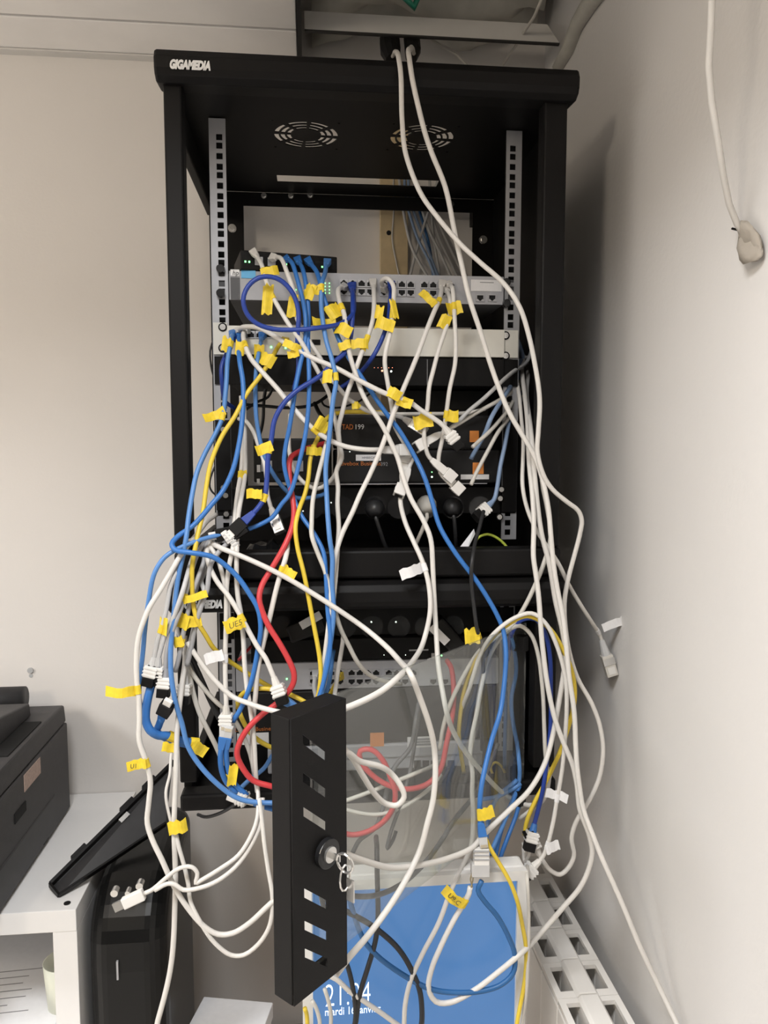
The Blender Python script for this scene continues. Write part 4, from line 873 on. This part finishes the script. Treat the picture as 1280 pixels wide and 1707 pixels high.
cable('thin black wire curving right of the right rail', K, '848,742,1.24 858,765,1.24 863,790 858,820 848,845,1.24', .0014, name='thin_wire', cat='wire', group='thin wires')
for lab, pth, r in (('black lead running level across the wall gap in the upper rack', '405,674,1.30 440,677,1.32 480,680 520,675,1.32 545,660 555,648,1.34', .0028),
                    ('black lead hanging down the wall gap left of the blue cables', '444,642,1.32 440,670,1.33 438,700 432,728,1.34', .0030),
                    ('black lead sloping across the wall gap beside the level one', '455,645,1.31 447,662,1.32 425,672 400,690,1.30', .0024),
                    ('black lead bending down behind the bright blue cable', '524,672,1.32 532,688,1.30 545,703,1.28 560,720,1.26', .0036),
                    ('black lead curling at the right of the wall gap', '535,665,1.32 540,676 560,680 580,676 600,668 618,655,1.34', .0018)):
    cable(lab, K, pth, r, name='power_lead', group='black leads in the upper rack')
# --- left hand side
cable('white cable making the big outer loop at the far left down to the lock strip', W,
 '360,858,1.16 345,868,1.13 328,892,1.10 301,926,1.06 282,957 265,986 250,1011,1.04 240,1036 231,1066 227,1100 227,1135 231,1164,1.03 233,1200 233,1235 242,1265 250,1301 248,1338 246,1372,1.02 255,1402 268,1430 288,1473 311,1510 340,1545,1.0 363,1558 387,1556 415,1539 454,1503 490,1475,1.0', .0037, flags=[(228, 1275, 32, 17, -8, 'U1'), (203, 1153, 46, 17, 3)])
cable('white cable falling straight at the left past a yellow knot to the bottom edge', W,
 '308,1060,1.09 309,1100,1.08 303,1140,1.07 297,1200,1.05 294,1260 292,1312 291,1363,1.03 291,1410 292,1475,1.02 291,1548 285,1605 274,1663 260,1715,1.0', .0038, flags=[(296, 1378, 28, 22, -10)])
cable('thin white cable beside the straight one, bent at the yellow knot', W,
 '290,1225,1.06 285,1265 284,1290 277,1320,1.04 280,1350 287,1378,1.03', .0022)
cable('white cable from the yellow knot sagging in the lowest loop by the lock strip', W,
 '291,1380,1.03 298,1409 308,1444,1.02 314,1475 317,1504 334,1539,1.0 358,1571 386,1591 407,1591 430,1574 447,1548 453,1522 454,1490,1.0 447,1447 440,1403 436,1365 432,1330,1.03', .0030)
cable('white cable ending in a small white plug, upper of the pair at the lower left', W,
 '430,1310,1.06 428,1366,1.03 418,1395 398,1426 363,1450,1.0 334,1467 326,1472 329,1456 320,1446 300,1448 277,1464 255,1482,1.0 240,1490,1.0', .0030, end='usb')
cable('white cable, lower of the pair joining at the small white plug', W,
 '438,1330,1.05 434,1377,1.03 415,1415 392,1444 363,1467,.995 334,1480 306,1484 291,1475 278,1474 258,1484,.997', .0030)
cable('flat white cable dropping left of its twin from the upper rack to the white jack', W,
 '402,660,1.20 404,740,1.19 402,780,1.18 397,820,1.15 392,859 389,885,1.12 388,915,1.08 383,940 379,970 377,1000 376,1060,1.07 376,1134 377,1190,1.06', .0035, end='keyw', flags=[(404, 792, 14, 17, 0), (357, 1096, 32, 18, -15, None, 'label')])
cable('flat white cable dropping right of its twin from the upper rack to the blue plugs', W,
 '406,670,1.21 409,740,1.19 408,790,1.17 402,830,1.14 396,875,1.11 394,915,1.08 394,954 397,993 402,1024 405,1060,1.07 407,1100 412,1145 418,1185,1.06 423,1235 426,1280 429,1320,1.06', .0036)
cable('white cable with a lettered yellow flag leading to the jack on the red cable', W,
 '350,900,1.12 345,925,1.08 354,953,1.07 365,973 378,990 390,1009 407,1039,1.055 430,1078 443,1096 454,1123 461,1142,1.04', .0036, end='keyb', flags=[(391, 1041, 34, 22, -20, 'UE5')])
cable('white cable curving out of the left bundle to join the flat pair', W,
 '346,905,1.11 352,914,1.09 362,929 369,950,1.08 374,972 379,1000,1.075 382,1050,1.08', .0034)
cable('white cable below the white metal plug passing the red cable', W,
 '480,900,1.10 476,930,1.075 468,957 458,993 449,1029,1.065 441,1062 435,1090 429,1126 426,1157,1.065 422,1190 421,1240 424,1290,1.07', .0038, flags=[(482, 955, 22, 17, 28)])
cable('white cable with a bright metal plug hanging beside the red cable', W,
 '398,698,1.20 412,704,1.18 424,722,1.17 432,745 440,770 444,800,1.15 446,825 450,840 455,855,1.13', .0032, end='lan')
for k, (lab, m, pth, fl, en, r) in enumerate((
 ('grey cable at the outer edge of the left bundle', LG, '318,900,1.11 304,930,1.085 293,955,1.06 283,980 278,1010 272,1040 264,1065,1.05 258,1094 254,1110,1.05', [(272, 1046, 19, 28, 5)], 'keyb', .0034),
 ('grey cable second from the edge of the left bundle', LG, '332,895,1.13 318,940,1.08 305,985,1.05 288,1030 274,1062 266,1092 263,1110,1.05', (), 'keyb', .0034),
 ('grey cable in the left bundle passing under the long yellow flag', G, '350,898,1.13 340,906,1.10 329,926 320,950,1.07 313,976 307,995 300,1018 290,1045,1.05 280,1080 276,1114 275,1128,1.05', [(322, 997, 44, 12, -17)], 'key', .0034),
 ('grey cable in the middle of the left bundle', G, '352,900,1.12 345,907,1.10 339,937 329,965,1.07 320,992 314,1020 307,1050,1.06 300,1085 292,1120,1.06', [(305, 1037, 22, 24, 15), (296, 1070, 17, 18, -20)], None, .0034),
 ('grey cable from the black coupler down the right of the left bundle', G, '392,898,1.10 379,906,1.09 364,920 352,938,1.07 348,961 346,982 339,1002 332,1023,1.06 325,1045 318,1080 312,1110,1.07', [(323, 1036, 24, 19, -10)], None, .0036),
 ('grey cable close behind the blue one in the left bundle', LG, '356,903,1.14 350,925,1.10 341,955 336,968 341,985,1.08 334,1010 322,1050 314,1090 309,1130 308,1140,1.08', (), 'key', .0034),
 ('dark grey cable rising to the two pale jacks on the black coupler', G, '385,888,1.105 372,898,1.10 358,912 345,935,1.09 332,965 320,1010,1.08', (), None, .0032),
 ('thin grey cable inside the left bundle beside the post', LG, '298,940,1.10 293,975,1.09 290,1010 297,1050 304,1080,1.09', (), None, .0026))):
    cable(lab, m, pth, r, flags=fl, end=en, group='grey cables of the left bundle')
cable('white cable curving from the left bundle down right behind the white jack', I, '309,1100,1.09 327,1131 345,1155 361,1172,1.09 382,1189 400,1215 415,1250 424,1290,1.10', .0034)
cable('off-white cable slanting from the left bundle to the lower rack floor', I, '312,1110,1.09 321,1150 332,1185 347,1217,1.09 361,1247 372,1275,1.10', .0036)
cable('thick black cable slanting behind the white jack at the lower left', K, '314,1090,1.10 322,1106 340,1142 352,1168 366,1198,1.10', .0044)
cable('blue cable with a ribbed boot curling under the jacks at the far left', B,
 '251,1146,1.05 247,1165 244,1185 244,1202 251,1218,1.045 264,1226 280,1227 300,1235 324,1238,1.07', .0060, flags=[(281, 1246, 20, 16, 10), (332, 1249, 26, 20, 35)], start='blk')
cable('blue cable hanging from the second jack into the blue curl', B, '270,1196,1.05 266,1208 262,1220 275,1229 296,1236 318,1243,1.08', .0052, start='blk')
cable('blue outer cable looping far left from the black coupler to the jacks', LB,
 '390,892,1.10 371,892,1.09 345,897 320,905,1.07 295,915 275,928 259,953,1.05 248,1000 241,1045,1.05 238,1090 234,1130 232,1165 238,1190,1.05 248,1212 262,1227,1.05', .0033)
for lab, pth in (('blue cable under the white jack, left of the pair', '371,1236,1.05 368,1262 370,1285 378,1305,1.06 395,1322,1.06'), ('blue cable under the white jack, right of the pair', '379,1236,1.05 377,1262 381,1288 392,1308,1.06 412,1326,1.06')):
    cable(lab, B, pth, .0040, start='rj', flags=[(388, 1292, 15, 36, 8)] if 'right' in lab else ())
cable('blue cable with a white jack lying on the lower rack beam', B, '470,1352,1.05 445,1347,1.05 424,1340,1.055 412,1334,1.06', .0042, end='keyw')
cable('blue cable crossing behind the red curve in the lower rack', LB, '395,1320,1.12 415,1300,1.12 440,1280 455,1258,1.11 480,1240,1.12', .0034)
cable('black cable drooping below the lower rack at the left', K, '330,1358,1.16 345,1362,1.14 365,1357 385,1346,1.108 400,1334,1.10', .0026)
cable('blue cable from the dark jack beside the red cable into the lock strip bundle', LB, '482,1172,1.05 498,1180,1.05 512,1188 530,1180,1.06 545,1150,1.08 552,1110,1.12 556,1085,1.2', .0034, start='rj')
cable('yellow cable from the jack beside the red cable to the lock strip', Yl, '396,1180,1.09 400,1162,1.08 412,1152 440,1148 470,1152,1.07 500,1165 524,1181,1.06', .0034)
cable('yellow cable crossing the lettering in the lower rack', Yl, '396,1170,1.14 402,1195,1.12 420,1225 445,1243 470,1252,1.12', .0036)
cable('yellow cable behind the bundle to the grey switch', Yl, '567,1128,1.19 560,1140,1.15 548,1160,1.10 532,1185,1.07', .0034, start='rjs')
cable('short grey cable in the grey switch beside the yellow one', LG, '526,1124,1.20 524,1145,1.16 528,1170,1.11 524,1192,1.08', .0034, start='rjs')
cable('white cable hanging at the left of the grey switch jacks', W, '572,1060,1.16 568,1090,1.13 562,1130,1.11 556,1170,1.09 552,1195,1.08', .0034)
# --- through the glass
cable('white cable tied in an oval loop behind the glass', W, '540,1245,d.015 581,1255,d.012 600,1268 631,1276 652,1290,d.012 668,1311 674,1330 663,1343 644,1340,d.016 623,1321 604,1292 589,1266,d.02 565,1238,d.02', .0034)
cable('white cable slanting up right through the red loops behind the glass', I, '560,1340,1.10 581,1332,1.10 626,1316 668,1300 692,1290,1.10 721,1276,1.15 735,1268,1.19', .0032)
cable('white cable sagging under the red loops behind the glass', I, '560,1345,1.10 589,1353,1.10 626,1357 666,1348 695,1332,1.10 719,1312 735,1290,1.12', .0032)
cable('dark grey cable curving across the glass door’s lower half', DG, '830,1240,1.15 800,1310,1.10 756,1369,1.0 735,1404 712,1434,d.06 673,1470 634,1491 599,1495 560,1488,d.08', .0034)
cable('dark grey lead behind the glass beside the paper sticker', DG, '700,1165,1.16 692,1205,1.13 684,1245 660,1275 648,1300,1.105 640,1340 625,1380,1.10 600,1400 588,1420,1.12', .0036)
cable('second dark grey lead behind the glass below the paper sticker', DG, '700,1180,1.17 690,1250,1.15 682,1290,1.11 668,1340,1.10 652,1385 645,1415 655,1400 660,1385,1.12', .0030)
cable('black lead hanging down in front of the monitor from the glass bottom', K, '627,1395,1.06 628,1420,.99 629,1449,.98 630,1523 625,1568,1.1 614,1612 599,1663 591,1715,1.1', .0036)
cable('black lead arching over the middle of the blue screen', K, '500,1400,1.05 525,1470,1.02 552,1508,1.0 581,1520,.98 614,1538 637,1556 664,1583,1.06 685,1615 700,1651 703,1687 701,1720,1.08', .0038)
cable('dark lead from the strip’s lower corner over the clock digits', K, '530,1470,1.02 548,1540,1.0 566,1585,.98 578,1609,.975 586,1635 590,1655 593,1687 590,1715,1.05', .0034)
cable('white cable crossing the lower clock digits', W, '545,1625,1.02 560,1632,1.03 585,1655 610,1672 640,1692 668,1712,1.08', .0034)
cable('white cable left of the clock at the bottom edge', I, '520,1668,.98 527,1680,.98 533,1700 534,1720,.98', .0028)
cable('yellow cable at the bottom edge left of the clock', Yl, '508,1680,.98 511,1695,.98 512,1725,.98', .0030)
cable('white cable coming down at the strip’s foot', I, '541,1648,.99 547,1668,.99 551,1690 550,1720,.99', .0028)
cable('navy cable sagging over the screen up to the grey coupler', NB, '520,1400,1.05 548,1445,1.03 570,1478,.99 581,1497,.98 590,1526 608,1568 634,1598,1.06 673,1627 717,1648,1.05 762,1654 807,1651 836,1641 856,1622,1.05 859,1592 848,1562 827,1526 807,1502 797,1484 803,1468,1.05', .0036)
t = thing('coupler_block', P(802, 1448, .98), 'grey and white coupler block hanging in front of the monitor top', 'coupler')
obj('upper_shell', MB().obox(P(802, 1427, .98), (RGT, UPV, -FWD), (.0105, .012, .008)), 'white_plastic', t, bevel=.0012)
obj('lower_shell', MB().obox(P(800, 1447, .98), (RGT, UPV, -FWD), (.0125, .009, .0095)), 'c_lgrey', t, bevel=.0012)
for k in range(3): obj('shell_rib', MB().obox(P(802, 1419+k*7, .972), (RGT, UPV, -FWD), (.0108, .0008, .001)), 'rail', t)
obj('bare_wires', MB().tube([P(788, 1452, .975), P(784, 1466, .972), P(787, 1478, .97)], .0012, 6).tube([P(790, 1453, .975), P(788, 1468, .972), P(785, 1480, .97)], .0010, 6), 'brass', t, label='twisted bare copper wires')
cable('yellow cable from the blue tangle down beside the monitor to the bottom edge', Yl, '797,1350,1.08 806,1388,1.0 816,1412,.985 830,1437,.98 849,1470,.972 863,1505 871,1543,1.07 876,1583 874,1642 860,1715,1.07', .0030)
cable('thin white cable hanging straight down between monitor and radiator', I, '872,1405,1.10 876,1430,1.10 879,1464 881,1538 880,1598 876,1657 868,1720,1.08', .0026)
cable('short white cable between the two jacks right of the glass door', W, '884,1408,1.07 881,1425,1.07 874,1436,1.08 872,1412,1.09', .0026)
for lab, m, pth in (('blue cable with a kink down the hinge side of the glass door', LB, '852,1062,1.10 861,1120,1.13 852,1165 854,1202 862,1240,1.12 866,1277,1.106 865,1302,1.106 850,1345,1.10 834,1385 816,1425,1.05'),
 ('dark blue cable straight down behind the glass near the hinge', NB, '838,1060,1.16 842,1130,1.18 842,1200 841,1280,1.18'),
 ('blue strand of the tangle below the hinge, leftmost', LB, '862,1300,1.106 830,1330,1.10 815,1365 810,1395 806,1412,1.03'),
 ('blue strand of the tangle below the hinge, middle', B, '866,1310,1.106 848,1350,1.10 836,1385 828,1415 822,1442,1.05'),
 ('blue strand of the tangle below the hinge, rightmost', B, '870,1320,1.106 862,1355,1.10 846,1395 836,1422 830,1445,1.05'),
 ('light blue strand crossing the blue tangle level', LB, '800,1332,1.10 825,1330,1.10 850,1318 868,1306,1.106')):
    cable(lab, m, pth, .0034)
cable('thin yellow wire curling behind the glass near the hinge', Yl, '836,1306,1.19 822,1292,1.18 818,1278 826,1270 838,1280 844,1298,1.19', .0022, name='thin_wire', cat='wire', group='thin wires')
cable('thin dark red lead inside the lower rack at the left', RD, '418,1078,1.21 408,1090,1.19 398,1100,1.2', .0025)
# jacks stacked on the black coupler of the left side
t = thing('black_coupler', P(398, 888, 1.085), 'black twin coupler with two pale ribbed jacks beside the left post', 'coupler')
e1 = (RGT*math.cos(.6)-UPV*math.sin(-.6)).normalized(); e2 = (UPV*math.cos(.6)-RGT*math.sin(.6)).normalized()
obj('shell', MB().obox(P(398, 884, 1.088), (e1, e2, -FWD), (.0115, .010, .008)), 'black', t, bevel=.0012)
for px, py in ((379, 895), (389, 903)):
    j = obj('jack', MB().obox(P(px, py, 1.086), (e1, e2, -FWD), (.0045, .0095, .006)), 'white_plastic', t, bevel=.001)
    for k in (-1, 0, 1): obj('jack_rib', MB().obox(P(px, py, 1.080)+e2*k*.005, (e1, e2, -FWD), (.0047, .0011, .0008)), 'c_lgrey', j)
